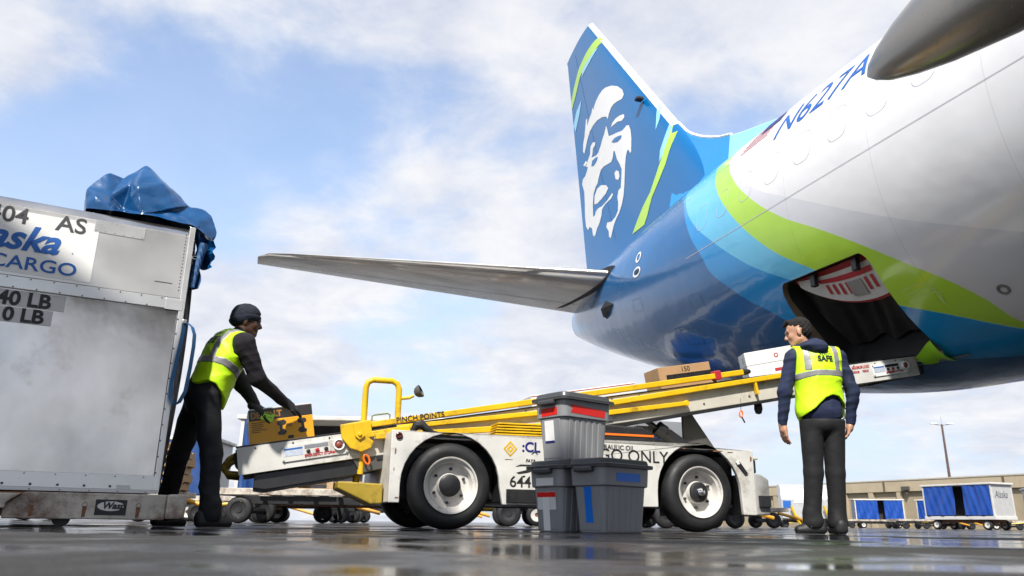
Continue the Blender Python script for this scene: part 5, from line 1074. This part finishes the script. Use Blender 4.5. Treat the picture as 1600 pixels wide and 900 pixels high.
# hoodie
def torsoR(k=0.05):
    S = SDF(); S.ell((0.0, 0.0, 1.26), (0.178, 0.118, 0.205), None, k).ell((0.0, 0.0, 1.04), (0.168, 0.118, 0.19), None, 0.06).ell((0, 0, 0.93), (0.172, 0.122, 0.12), None, k)
    S.cap((-0.165, 0, 1.385), (0.165, 0, 1.385), 0.068, 0.068, k); return S
S = torsoR()
for A in (armL, armR): S.cap(A[0], A[1], 0.070, 0.056, 0.05); S.cap(A[1], np.array(A[1]) + (np.array(A[2]) - np.array(A[1])) * 0.97, 0.056, 0.041, 0.03)
S.ell((-0.03, -0.080, 1.470), (0.112, 0.066, 0.055), None, 0.04); S.ell((0.0, -0.112, 1.440), (0.070, 0.040, 0.050), None, 0.04); S.cap((-0.135, 0.0, 1.47), (-0.02, -0.06, 1.485), 0.040, 0.045, 0.03); S.cap((0.08, -0.01, 1.455), (0.0, -0.07, 1.48), 0.040, 0.045, 0.03)
sdf_obj('hoodie', S.mesh(0.0065, cut=lambda G: 0.862 - G[..., 2] - 10 * (np.abs(G[..., 0]) > 0.205), fold=0.009, ff=30, seed=5), hoodie_navy, pr)
S = torsoR(); sdf_obj('shirt', S.mesh(0.007, infl=-0.008, cut=lambda G: np.maximum(0.825 - G[..., 2], G[..., 2] - 0.95)), shirt_blue, pr)
S = SDF(); S.ell((0, 0, 0.845), (0.165, 0.118, 0.11), None, 0.03)
for A in (legL, legR): S.cap(A[0], A[1], 0.094, 0.074, 0.02); S.cap(A[1], np.array(A[2]) + [0, 0, -0.02], 0.074, 0.064, 0.02)
S.cap(np.array(legL[2]) + [0, 0, 0.06], np.array(legL[2]) + [0.01, -0.01, 0.0], 0.062, 0.078, 0.03); S.cap(np.array(legR[2]) + [0, 0, 0.06], np.array(legR[2]) + [0, -0.01, 0.0], 0.060, 0.072, 0.03)
sdf_obj('trousers', S.mesh(0.0065, cut=lambda G: np.maximum(0.045 - G[..., 2], G[..., 2] - 0.875), fold=0.003, ff=14, seed=12), black_cloth, pr)
def vest_cut_R(G):
    x, y, z = G[..., 0], G[..., 1], G[..., 2]
    hem = np.interp(x, [-0.25, -0.18, -0.10, 0.0, 0.06, 0.12, 0.18, 0.25], [0.86, 0.885, 0.945, 1.035, 1.06, 1.05, 0.98, 0.93]) - 0.08 * (y > 0.0)
    hole = np.interp(z, [1.0, 1.12, 1.25, 1.40, 1.50], [0.245, 0.225, 0.190, 0.178, 0.190])
    neck = 0.115 - np.sqrt((x + 0.02) ** 2 + ((y + 0.03) * 1.0) ** 2 + ((z - 1.52) * 0.95) ** 2)
    return np.maximum(np.maximum(hem - z, z - 1.475), np.maximum(np.abs(x) - hole, neck))
vest = sdf_obj('safety_vest', torsoR().mesh(0.006, infl=0.026, cut=vest_cut_R, fold=0.007, ff=24, seed=8), hi_vis, pr)
def stripe(name, cutf, parent, infl, S_, base, seed=8, ffq=24, fold=0.007): return sdf_obj(name, S_.mesh(0.006, infl=infl, cut=lambda G: np.maximum(base(G), cutf(G)), fold=fold, ff=ffq, seed=seed), reflect, parent)
stripe('reflective_band', lambda G: np.abs(G[..., 2] - 1.235 + 0.05 * np.clip(-G[..., 0] - 0.06, 0, 1) * 4 * (G[..., 1] < 0)) - 0.026, pr, 0.029, torsoR(), vest_cut_R)
for sg in (-1, 1): stripe('reflective_band', lambda G, sg=sg: np.maximum(np.abs(G[..., 0] - sg * (0.118 + 0.012 * sg)) - 0.026, 1.255 - G[..., 2]), pr, 0.0285, torsoR(), vest_cut_R)
stuck_text('SAFE', 0.064, black_print, pr, vest, (0.030, 0, 1.330), (1, 0, 0), (0, 0, 1), (0, 1, 0), offset=0.003, sx=0.92)
stuck_text('READY', 0.036, black_print, pr, vest, (0.036, 0, 1.378), (1, 0, 0), (0, 0, 1), (0, 1, 0), offset=0.0, sx=0.9)
for h_, t_ in (((-0.085, 0.0, 0), (-0.285, 0.03, 0)), ((0.050, -0.035, 0), (0.085, 0.215, 0))):
    S = SDF(); shoe(S, h_, t_); sdf_obj('shoe', S.mesh(0.0055, cut=lambda G: 0.010 - G[..., 2]), shoe_black, pr); S = SDF(); sole(S, h_, t_); sdf_obj('sole', S.mesh(0.0055, infl=0.004, cut=lambda G: np.maximum(-G[..., 2] + 0.001, G[..., 2] - 0.026)), sole_grey, pr)
mb = MB(); mb.add([(-0.165, -0.048, 0.052), (-0.150, -0.046, 0.082), (-0.140, -0.046, 0.080), (-0.150, -0.050, 0.050)], [(0, 1, 2, 3)]); mb.add([(-0.185, -0.046, 0.052), (-0.170, -0.045, 0.078), (-0.162, -0.046, 0.076), (-0.172, -0.049, 0.050)], [(0, 1, 2, 3)]); mb.build('shoe_mark', white_print, pr, fix=False)

# ---- person bending to the conveyor beside the container
pl = empty('person', (-2.10, 5.50, 0)); tag(pl, 'person in dark knit cap, yellow vest and black gloves reaching for the yellow carton', 'person')
fdL, upL = (0.93, 0.34, -0.04), (0.10, 0.03, 1.0); hcL = (0.112, 0.10, 1.478)
S = SDF(); P2, Rm2 = head(S, hcL, fdL, upL)
tor = np.array([[0.755, 0.655, 0.0], [-0.655, 0.755, 0.0], [0, 0, 1]]).T     # columns: facing, left, up
ax_up = np.array([0.20, 0.10, 0.97]); ax_up /= np.linalg.norm(ax_up); fL_, lL_, uL_ = basis((0.755, 0.655, -0.25), ax_up); RT = np.stack([fL_, lL_, uL_], 1)
S.cap((0.045, 0.055, 1.30), (0.095, 0.085, 1.42), 0.058, 0.054, 0.03)
def torsoL(S, g=0.0, k=0.05):
    S.ell((-0.005, 0.035, 1.185), (0.120 + g, 0.185 + g, 0.195 + g), RT, k); S.ell((-0.065, 0.015, 0.99), (0.115 + g, 0.172 + g, 0.17 + g), RT, 0.06); S.ell((-0.100, 0.0, 0.875), (0.118 + g, 0.160 + g, 0.115 + g), RT, k)
    S.cap((0.165, -0.075, 1.275), (-0.085, 0.195, 1.305), 0.058 + g * 0.8, 0.056 + g * 0.8, k); return S
torsoL(S)
aN = [(0.185, -0.095, 1.265), (0.265, 0.010, 1.035), (0.395, 0.290, 0.905)]; aF = [(-0.095, 0.21, 1.295), (0.02, 0.40, 1.06), (0.155, 0.40, 0.875)]
for A in (aN, aF): S.cap(A[0], A[1], 0.054, 0.044, 0.03); S.cap(A[1], A[2], 0.043, 0.031, 0.02)
lN = [(-0.045, -0.075, 0.87), (0.020, -0.045, 0.485), (0.055, -0.03, 0.09)]; lF = [(-0.165, 0.075, 0.87), (-0.305, 0.19, 0.50), (-0.445, 0.40, 0.10)]
for A in (lN, lF): S.cap(A[0], A[1], 0.066, 0.052, 0.03); S.cap(A[1], A[2], 0.053, 0.037, 0.02)
S.cap((0.05, -0.03, 0.05), (0.13, 0.06, 0.035), 0.033, 0.026, 0.02); S.cap((-0.445, 0.40, 0.05), (-0.375, 0.50, 0.035), 0.033, 0.026, 0.02)
sdf_obj('body', S.mesh(0.0055), skin_dark, pl)
for sg in (1, -1):
    E_ = SDF(); E_.ell(P2(0.073, sg * 0.031, 0.0), (0.013, 0.012, 0.009), Rm2); sdf_obj('eye', E_.mesh(0.003), eye_dark, pl)
S = SDF(); S.ell(P2(-0.014, 0, 0.046), (0.110, 0.090, 0.092), Rm2, 0.02); S.ell(P2(-0.040, 0, 0.0), (0.082, 0.086, 0.068), Rm2, 0.03)
fH, lH, uH = basis(fdL, upL)
sdf_obj('knit_cap', S.mesh(0.0055, cut=lambda G: np.maximum(np.minimum(0.028 - (G - np.array(hcL)) @ uH + 0.35 * np.clip((G - np.array(hcL)) @ fH, -0.1, 0.1), 0.4), -0.06 - (G - np.array(hcL)) @ uH), fold=0.003, ff=60, seed=2), cap_knit, pl)
S = SDF(); S.ell(P2(-0.014, 0, 0.030), (0.113, 0.093, 0.055), Rm2, 0.02); S.ell(P2(-0.045, 0, -0.005), (0.084, 0.089, 0.05), Rm2, 0.03)
sdf_obj('cap_cuff', S.mesh(0.0055, cut=lambda G: np.abs((G - np.array(hcL)) @ uH - 0.008 - 0.30 * ((G - np.array(hcL)) @ fH)) - 0.030), cap_knit, pl)
S = torsoL(SDF(), 0.012)
for A in (aN, aF): S.cap(A[0], A[1], 0.074, 0.062, 0.05); S.cap(A[1], np.array(A[1]) + (np.array(A[2]) - np.array(A[1])) * 1.0, 0.060, 0.040, 0.03)
S.cap((0.05, 0.06, 1.335), (0.085, 0.08, 1.385), 0.068, 0.062, 0.03)
sdf_obj('sweater', S.mesh(0.0065, cut=lambda G: 0.86 - G[..., 2] - 10 * (G[..., 1] > 0.2), fold=0.007, ff=32, seed=21), dark_knit, pl)
S = SDF(); S.ell((-0.095, 0.0, 0.86), (0.128, 0.168, 0.13), RT, 0.05)
for A in (lN, lF): S.cap(A[0], A[1], 0.100, 0.078, 0.02); S.cap(A[1], np.array(A[2]) + [0, 0, -0.02], 0.078, 0.068, 0.02)
S.cap(np.array(lN[2]) + [0, 0, 0.05], np.array(lN[2]), 0.074, 0.080, 0.03)
sdf_obj('trousers', S.mesh(0.0065, cut=lambda G: np.maximum(0.04 - G[..., 2], G[..., 2] - 0.985), fold=0.010, ff=20, seed=14), M('work_trousers', (0.007, 0.008, 0.012), 0.85, var=0.2, bump=0.2, bscale=14), pl)
def vest_cut_L(G):
    q = G - np.array([0.010, 0.040, 1.185]); a, b, c = q @ fL_, q @ lL_, q @ uL_
    hem = np.interp(a, [-0.2, -0.05, 0.08, 0.2], [-0.235, -0.250, -0.34, -0.38]) + 0.02 * np.sin(b * 30)
    hole = np.interp(c, [-0.3, -0.12, 0.0, 0.14, 0.25], [0.29, 0.27, 0.205, 0.170, 0.17])
    neck = 0.098 - np.linalg.norm(G - np.array([0.10, 0.075, 1.425]), axis=-1)
    return np.maximum(np.maximum(hem - c, c - 0.225), np.maximum(np.abs(b) - hole, neck))
vestL = sdf_obj('safety_vest', torsoL(SDF(), 0.012).mesh(0.006, infl=0.020, cut=vest_cut_L, fold=0.008, ff=26, seed=18), hi_vis, pl)
cN = lambda G: (G - np.array([0.010, 0.040, 1.185]))
stripe('reflective_band', lambda G: np.abs(cN(G) @ uL_ + 0.070 + 0.25 * np.clip(cN(G) @ fL_ + 0.06, 0, 1)) - 0.026, pl, 0.0235, torsoL(SDF(), 0.012), vest_cut_L, 18, 26, 0.008)
for sg in (-1, 1): stripe('reflective_band', lambda G, sg=sg: np.maximum(np.abs(cN(G) @ lL_ - sg * 0.118) - 0.025, -0.06 - cN(G) @ uL_), pl, 0.023, torsoL(SDF(), 0.012), vest_cut_L, 18, 26, 0.008)
aw = Vector((fL_[0], fL_[1], fL_[2])); xr = -Vector(lL_); uu = Vector(uL_)
og = Vector((0.010, 0.040, 1.185)) + uu * 0.055
stuck_text('SAFE', 0.080, black_print, pl, vestL, og + xr * 0.0, xr, uu, aw, offset=0.004, shear=0.15)
stuck_text('READY', 0.042, black_print, pl, vestL, og + uu * 0.072 + xr * 0.01, xr, uu, aw, offset=0.001, shear=0.15)
def glove(w, d, n, th, curl):
    S = SDF(); hand(S, w, d, n, r=0.0105, thumb=th, curl=curl); S.cap(np.array(w) - np.array(d) / np.linalg.norm(d) * 0.05, w, 0.036, 0.034, 0.02); return sdf_obj('glove', S.mesh(0.0045, infl=0.002), glove_black, pl)
glove((0.405, 0.305, 0.900), (0.62, 0.66, -0.40), (0.25, -0.45, 0.85), 1, 0.22)
glove((0.165, 0.400, 0.865), (0.83, 0.12, -0.55), (0.3, -0.85, 0.5), 1, 0.22)
for h_, t_ in (((0.015, -0.075, 0), (0.165, 0.085, 0)), ((-0.475, 0.365, 0), (-0.335, 0.54, 0))):
    S = SDF(); shoe(S, h_, t_); sdf_obj('shoe', S.mesh(0.0055, cut=lambda G: 0.010 - G[..., 2]), shoe_black, pl); S = SDF(); sole(S, h_, t_); sdf_obj('sole', S.mesh(0.0055, infl=0.004, cut=lambda G: np.maximum(-G[..., 2] + 0.001, G[..., 2] - 0.026)), sole_grey, pl)
# ------------------------------------------------------------------ background: building, light mast, carts, dollies
pA_, pB_ = Vector((34.0, 176.0, 0)), Vector((84.0, 73.0, 0)); bd = (pB_ - pA_); bl = bd.length; byaw = math.atan2(bd.y, bd.x)
bldg = empty('terminal_building', pA_, byaw); tag(bldg, 'long tan concrete terminal building with pilasters behind the baggage carts', 'building')
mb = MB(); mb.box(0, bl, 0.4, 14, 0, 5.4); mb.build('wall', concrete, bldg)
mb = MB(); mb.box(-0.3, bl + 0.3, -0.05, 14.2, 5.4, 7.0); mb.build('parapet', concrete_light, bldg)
mb = MB(); mb.box(-0.35, bl + 0.35, -0.12, 14.3, 7.0, 7.18); mb.build('coping', M('coping', (0.45, 0.40, 0.32), 0.8), bldg)
k = 0
while 2 + 5.2 * k < bl:
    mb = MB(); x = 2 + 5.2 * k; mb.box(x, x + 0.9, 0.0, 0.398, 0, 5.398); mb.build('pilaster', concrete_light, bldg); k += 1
mb = MB()
for x in (8, 23, 41, 57, 76, 90): mb.box(x, x + 0.35, -0.09, -0.052, 5.5, 6.95)
mb.build('downpipe', M('stain_dark', (0.12, 0.09, 0.06), 0.9), bldg)
for x in (60.5, 38.0):
    mb = MB(); mb.box(x, x + 1.2, -0.5, -0.052, 5.55, 6.1); mb.tube([(x + 0.6, -0.1, 5.5), (x + 0.8, -0.3, 5.0)], 0.08, 6); mb.build('wall_lamp', dark_grey, bldg)
mast = empty('light_mast', (78.7, 141.0, 0)); tag(mast, 'tall slim lighting mast rising behind the concrete terminal building', 'light mast')
mb = MB(); mb.tube([(0, 0, 0), (0, 0, 18.2)], [0.30, 0.16], 10); mb.build('mast_pole', M('mast_brown', (0.10, 0.06, 0.05), 0.6), mast, smooth=True)
for sg in (-1, 1):
    mb = MB(); mb.tube([(0, 0, 18.0), (sg * 1.6, 0, 18.25)], 0.06, 6); mb.build('mast_arm', steel, mast)
    mb = MB(); mb.box(sg * 1.5 - 0.6, sg * 1.5 + 0.6, -0.25, 0.25, 18.2, 18.4); mb.build('lamp_head', white_card, mast, bevel=0.05)
mb = MB(); mb.tube([(0, 0, 18.2), (0, 0, 19.6)], 0.03, 6); mb.build('lightning_rod', steel, mast)

cart_white = M('cart_white', (0.62, 0.61, 0.58), 0.5, var=0.15, dirt=0.4, dscale=1.5, dirtcol=(0.25, 0.17, 0.1))
cart_grey = M('cart_grey', (0.45, 0.45, 0.44), 0.45, var=0.12, dirt=0.25)
def wheel_parts(parent, x, y, r, w, rimm):
    wh = empty('wheel', (x, y, r), 0, parent)
    mb = MB(); mb.lathe([(-w / 2, r * .62), (-w / 2, r * .88), (-w / 3, r), (w / 3, r), (w / 2, r * .88), (w / 2, r * .62)], 24); mb.build('tyre', black_rubber, wh, smooth=True, angle=R(50))
    mb = MB(); mb.lathe([(-w * .4, r * .6), (-w * .3, r * .2), (w * .3, r * .2), (w * .4, r * .6)], 16); mb.build('rim', rimm, wh, smooth=True)
    return wh
def make_cart(L_=3.1, W_=1.5, seed=1, gap=(0.47, 0.60), curtain=None):
    """baggage cart: local x along its length, front long side at y = 0"""
    c = empty('baggage_cart'); q = random.Random(seed); curtain = curtain or curtain_blue
    mb = MB(); mb.box(-0.05, L_ + 0.05, 0, W_, 0.42, 0.56); mb.build('deck', cart_white, c, bevel=0.01)
    mb = MB(); mb.box(0.3, L_ - 0.3, 0.25, W_ - 0.25, 0.30, 0.419); mb.tube([(0.45, 0.1, 0.21), (0.45, W_ - 0.1, 0.21)], 0.04, 8); mb.tube([(L_ - 0.45, 0.1, 0.21), (L_ - 0.45, W_ - 0.1, 0.21)], 0.04, 8); mb.build('undercarriage', rust_steel, c)
    for x in (0.45, L_ - 0.45):
        for y in (0.12, W_ - 0.12): wheel_parts(c, x, y, 0.21, 0.14, rim_white)
    mb = MB(); mb.box(-0.08, L_ + 0.08, -0.04, W_ + 0.04, 1.84, 1.92); mb.build('roof', cart_white, c, bevel=0.015)
    for x in (0.0, L_ - 0.06):
        for y in (0.0, W_ - 0.06): mb = MB(); mb.box(x, x + 0.06, y, y + 0.06, 0.561, 1.839); mb.build('post', cart_white, c)
    mb = MB(); mb.box(L_ - 0.03, L_ + 0.0, 0.061, W_ - 0.061, 0.561, 1.839); mb.build('end_panel', cart_grey, c)
    mb = MB(); mb.box(0.0, 0.03, 0.061, W_ - 0.061, 0.561, 1.839); mb.build('end_panel', cart_grey, c)
    for y, s in ((0.012, -1), (W_ - 0.012, 1)):
        for (x0, x1) in ((0.07, L_ * gap[0]), (L_ * gap[1], L_ - 0.07)):
            ph = q.uniform(0, 6); mb = MB()
            mb.grid(lambda u, v: (x0 + (x1 - x0) * u, y + s * 0.02 + 0.022 * math.sin(u * 13 + ph + 2.2 * math.sin(v * 3 + ph)) * (1.1 - 0.6 * v) + 0.014 * math.sin(u * 29 + v * 6 + ph), 0.60 + 1.23 * v), 36, 12)
            mb.build('curtain', curtain, c, smooth=True, fix=False)
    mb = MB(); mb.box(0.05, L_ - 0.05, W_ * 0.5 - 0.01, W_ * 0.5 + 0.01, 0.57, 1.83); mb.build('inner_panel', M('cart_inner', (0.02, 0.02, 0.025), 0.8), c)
    mb = MB(); mb.tube([(-0.05, W_ / 2, 0.36), (-0.75, W_ / 2, 0.30)], 0.03, 8); mb.build('tow_bar', yellow_paint, c, smooth=True)
    return c
def put(o, x, y, yaw, label, group='baggage carts parked across the apron'):
    o.location = (x, y, 0); o.rotation_euler = (0, 0, yaw); tag(o, label, 'baggage cart', group); return o
c0 = make_cart(3.3, 1.3, 3)
put(c0, 18.75, 36.0, R(-67), 'large white baggage cart with bright blue curtains, nearest cart on the right')
text('brand_lettering', 'Alaska', 0.42, M('script_dark', (0.04, 0.05, 0.08), 0.6), c0, (3.302, 0.18, 1.30), (0, 1, 0), (0, 0, 1), shear=0.3, sx=0.72)
def cart_copy(x, y, yaw, label): o = copy_tree(c0); return put(o, x, y, yaw, label)
cplain = make_cart(3.1, 1.5, 9)
put(cplain, 23.85, 55.0, R(-14), 'white baggage cart with blue curtains, left of the small cart with an open front')
def cart_copy2(x, y, yaw, label): o = copy_tree(cplain); return put(o, x, y, yaw, label)
cart_copy2(27.9, 54.6, R(-60), 'narrow looking white baggage cart seen end on beside the nearest right cart')
cart_copy2(28.5, 52.0, R(-30), 'white baggage cart half hidden behind the nearest right cart')
cart_copy2(24.2, 37.0, R(-24), 'baggage cart cut by the right edge of the picture')
cart_copy2(20.9, 57.5, R(-10), 'baggage cart seen beside the legs of the standing person')
# left: carts behind the conveyor
cl1 = make_cart(4.6, 1.6, 5, (0.14, 0.62), M('curtain_deep', (0.012, 0.055, 0.20), 0.5, var=0.2))
put(cl1, -5.0, 14.4, R(2), 'long white cart with dark blue curtain behind the low end of the conveyor')
cl2 = copy_tree(cl1); put(cl2, -11.6, 18.2, R(4), 'dark baggage cart behind the stack of wooden pallets')
cl3 = cart_copy2(0.1, 15.6, R(3), 'baggage cart hidden mostly behind the loader chassis')

# flat dollies: frames on small wheels
def make_dolly(L_, W_, z, seed):
    d = empty('flat_dolly'); 
    mb = MB(); mb.box(0, L_, 0, 0.12, z - 0.10, z); mb.box(0, L_, W_ - 0.12, W_, z - 0.10, z); mb.box(0, 0.12, 0.121, W_ - 0.121, z - 0.10, z); mb.box(L_ - 0.12, L_, 0.121, W_ - 0.121, z - 0.10, z); mb.build('deck_frame', chipped_white, d, bevel=0.008)
    for k in range(int(L_ / 0.4)):
        mb = MB(); mb.tube([(0.25 + 0.4 * k, 0.13, z - 0.045), (0.25 + 0.4 * k, W_ - 0.13, z - 0.045)], 0.04, 8); mb.build('roller', steel, d, smooth=True)
    mb = MB(); mb.box(0.3, L_ - 0.3, W_ * .3, W_ * .7, z - 0.22, z - 0.101); mb.tube([(0.4, 0.05, 0.2), (0.4, W_ - 0.05, 0.2)], 0.05, 8); mb.tube([(L_ - 0.4, 0.05, 0.2), (L_ - 0.4, W_ - 0.05, 0.2)], 0.05, 8); mb.build('undercarriage', black_steel, d)
    for x in (0.4, L_ - 0.4):
        for y in (0.1, W_ - 0.1): wheel_parts(d, x, y, 0.20, 0.12, black_steel)
    mb = MB(); mb.tube([(L_, W_ / 2, z - 0.12), (L_ + 0.7, W_ / 2, 0.22)], 0.04, 8); mb.build('tow_bar', M('tow_orange', (0.7, 0.33, 0.02), 0.5), d, smooth=True)
    return d
def putd(o, x, y, yaw, label): o.location = (x, y, 0); o.rotation_euler = (0, 0, yaw); tag(o, label, 'dolly', 'flat dollies'); return o
d0 = make_dolly(3.4, 1.6, 0.52, 1); putd(d0, -4.55, 12.2, R(2), 'flat white dolly on small black wheels under the low end of the conveyor')
putd(copy_tree(d0), -9.2, 13.2, R(3), 'flat dolly carrying the stack of wooden pallets')
putd(copy_tree(d0), -0.4, 12.9, R(4), 'flat dolly seen between the loader wheels')
putd(copy_tree(d0), -4.6, 20.0, R(0), 'farther flat dolly seen under the conveyor')
d1 = putd(copy_tree(d0), 16.6, 49.3, R(-10), 'flat white dolly carrying the silver rounded container')
putd(copy_tree(d0), 20.8, 49.6, R(-8), 'rusty flat dolly behind the shoes of the standing person')
putd(copy_tree(d0), 25.1, 49.0, R(-8), 'flat dolly left of the nearest right cart')
for k_, (x, y, yw) in enumerate(((28.6, 45.5, -6), (21.4, 44.0, -4), (24.0, 33.0, -62))):
    putd(copy_tree(d0), x, y, R(yw), ('flat dolly behind the nearest right cart', 'flat dolly in front of the small blue curtained cart', 'flat dolly at the right edge of the picture')[k_])
for k_, (x, y, yw) in enumerate(((-6.9, 16.6, 2), (-2.3, 17.2, 1), (1.7, 16.4, 3), (-9.5, 21.5, 0), (-4.9, 23.5, 1), (-0.6, 22.0, 0), (4.0, 21.0, 2))):
    putd(copy_tree(d0), x, y, R(yw), ('empty flat dolly behind the bending person, second row', 'empty flat dolly behind the low end of the conveyor, second row', 'empty flat dolly behind the loader between its wheels, second row', 'farthest flat dolly behind the container corner', 'farthest flat dolly behind the low end of the conveyor', 'farthest flat dolly behind the front wheel of the loader', 'farthest flat dolly behind the rear wheel of the loader')[k_])
# pallets on the left dolly
def pallet(parent_name, x, y, z, yaw, label):
    p = empty('wooden_pallet', (x, y, z), yaw); tag(p, label, 'pallet', 'stacked wooden pallets behind the container dolly')
    for k in range(6): mb = MB(); mb.box(0, 1.2, 0.0 + 0.172 * k, 0.12 + 0.172 * k, 0.115, 0.137); mb.build('plank', wood, p)
    for k in range(3): mb = MB(); mb.box(0.0 + 0.55 * k, 0.1 + 0.55 * k, 0, 0.98, 0.022, 0.114); mb.build('stringer', wood, p)
    for k in range(3): mb = MB(); mb.box(0, 1.2, 0.43 * k, 0.12 + 0.43 * k, 0.0, 0.021); mb.build('plank', wood, p)
    return p
px0 = None
for k in range(6):
    dx = (0, .03, -.02, .04, 0.0, -0.25)[k]; pos = (-6.95 + dx, 13.35 + 0.02 * k, 0.521 + 0.138 * k)
    lab = ['lowest wooden pallet of the stack behind the container dolly', 'second wooden pallet from the bottom of the stack', 'third wooden pallet from the bottom of the stack', 'fourth wooden pallet from the bottom of the stack', 'second wooden pallet from the top of the stack', 'topmost wooden pallet of the stack, set to the left'][k]
    if px0 is None: px0 = pallet('p', *pos, R(3), lab)
    else:
        c = copy_tree(px0); c.location = pos; c['label'] = lab
for k, (x, y) in enumerate(((-4.0, 12.55), (-2.7, 12.65))):
    c = copy_tree(px0); c.location = (x, y, 0.521); c.rotation_euler = (0, 0, R(2)); c['label'] = ('wooden pallet on the white dolly, left one under the conveyor', 'wooden pallet on the white dolly, right one beside the yellow bracket')[k]; c['group'] = 'pallets on the white dolly'
# silver rounded container on the right
ig = empty('igloo_container', (16.75, 49.0, 0.521), R(-10)); tag(ig, 'small silver rounded air container on a dolly between loader and standing person', 'cargo container')
mb = MB(); mb.prism([(0, 0), (0, 1.15), (0.16, 1.75), (0.42, 2.02), (1.2, 2.08), (1.3, 2.0), (1.3, 0)], 0.0, 2.95, axis='x'); mb.build('container_shell', alu_bright, ig, bevel=0.02)
mb = MB(); mb.prism([(-0.012, 0.9), (-0.012, 1.14), (0.12, 1.66), (0.10, 1.68), (-0.03, 1.15), (-0.03, 0.9)], 0.75, 2.3, axis='x'); mb.build('label_sheet', white_print, ig)
text('brand_lettering', 'Alaska', 0.42, MATS['script_dark'], ig, (0.95, 0.02, 1.22), (1, 0, 0), (0, 0.25, 1), shear=0.3, lift=0.03, sx=0.8)
mb = MB(); mb.box(0.08, 0.55, -0.02, -0.003, 0.62, 1.05); mb.build('blue_placard', blue_print, ig)
for x in (0.5, 2.4):
    mb = MB(); mb.tube([(x + 0.5, -0.25, -0.40), (x + 0.25, -0.32, 0.0), (x, -0.3, 0.75)], 0.07, 8); mb.tube([(x + 0.25, -0.3, 0.2), (x + 0.75, -0.25, -0.35)], 0.045, 8); mb.build('tow_arm', yellow_paint, d1 if False else ig, smooth=True)
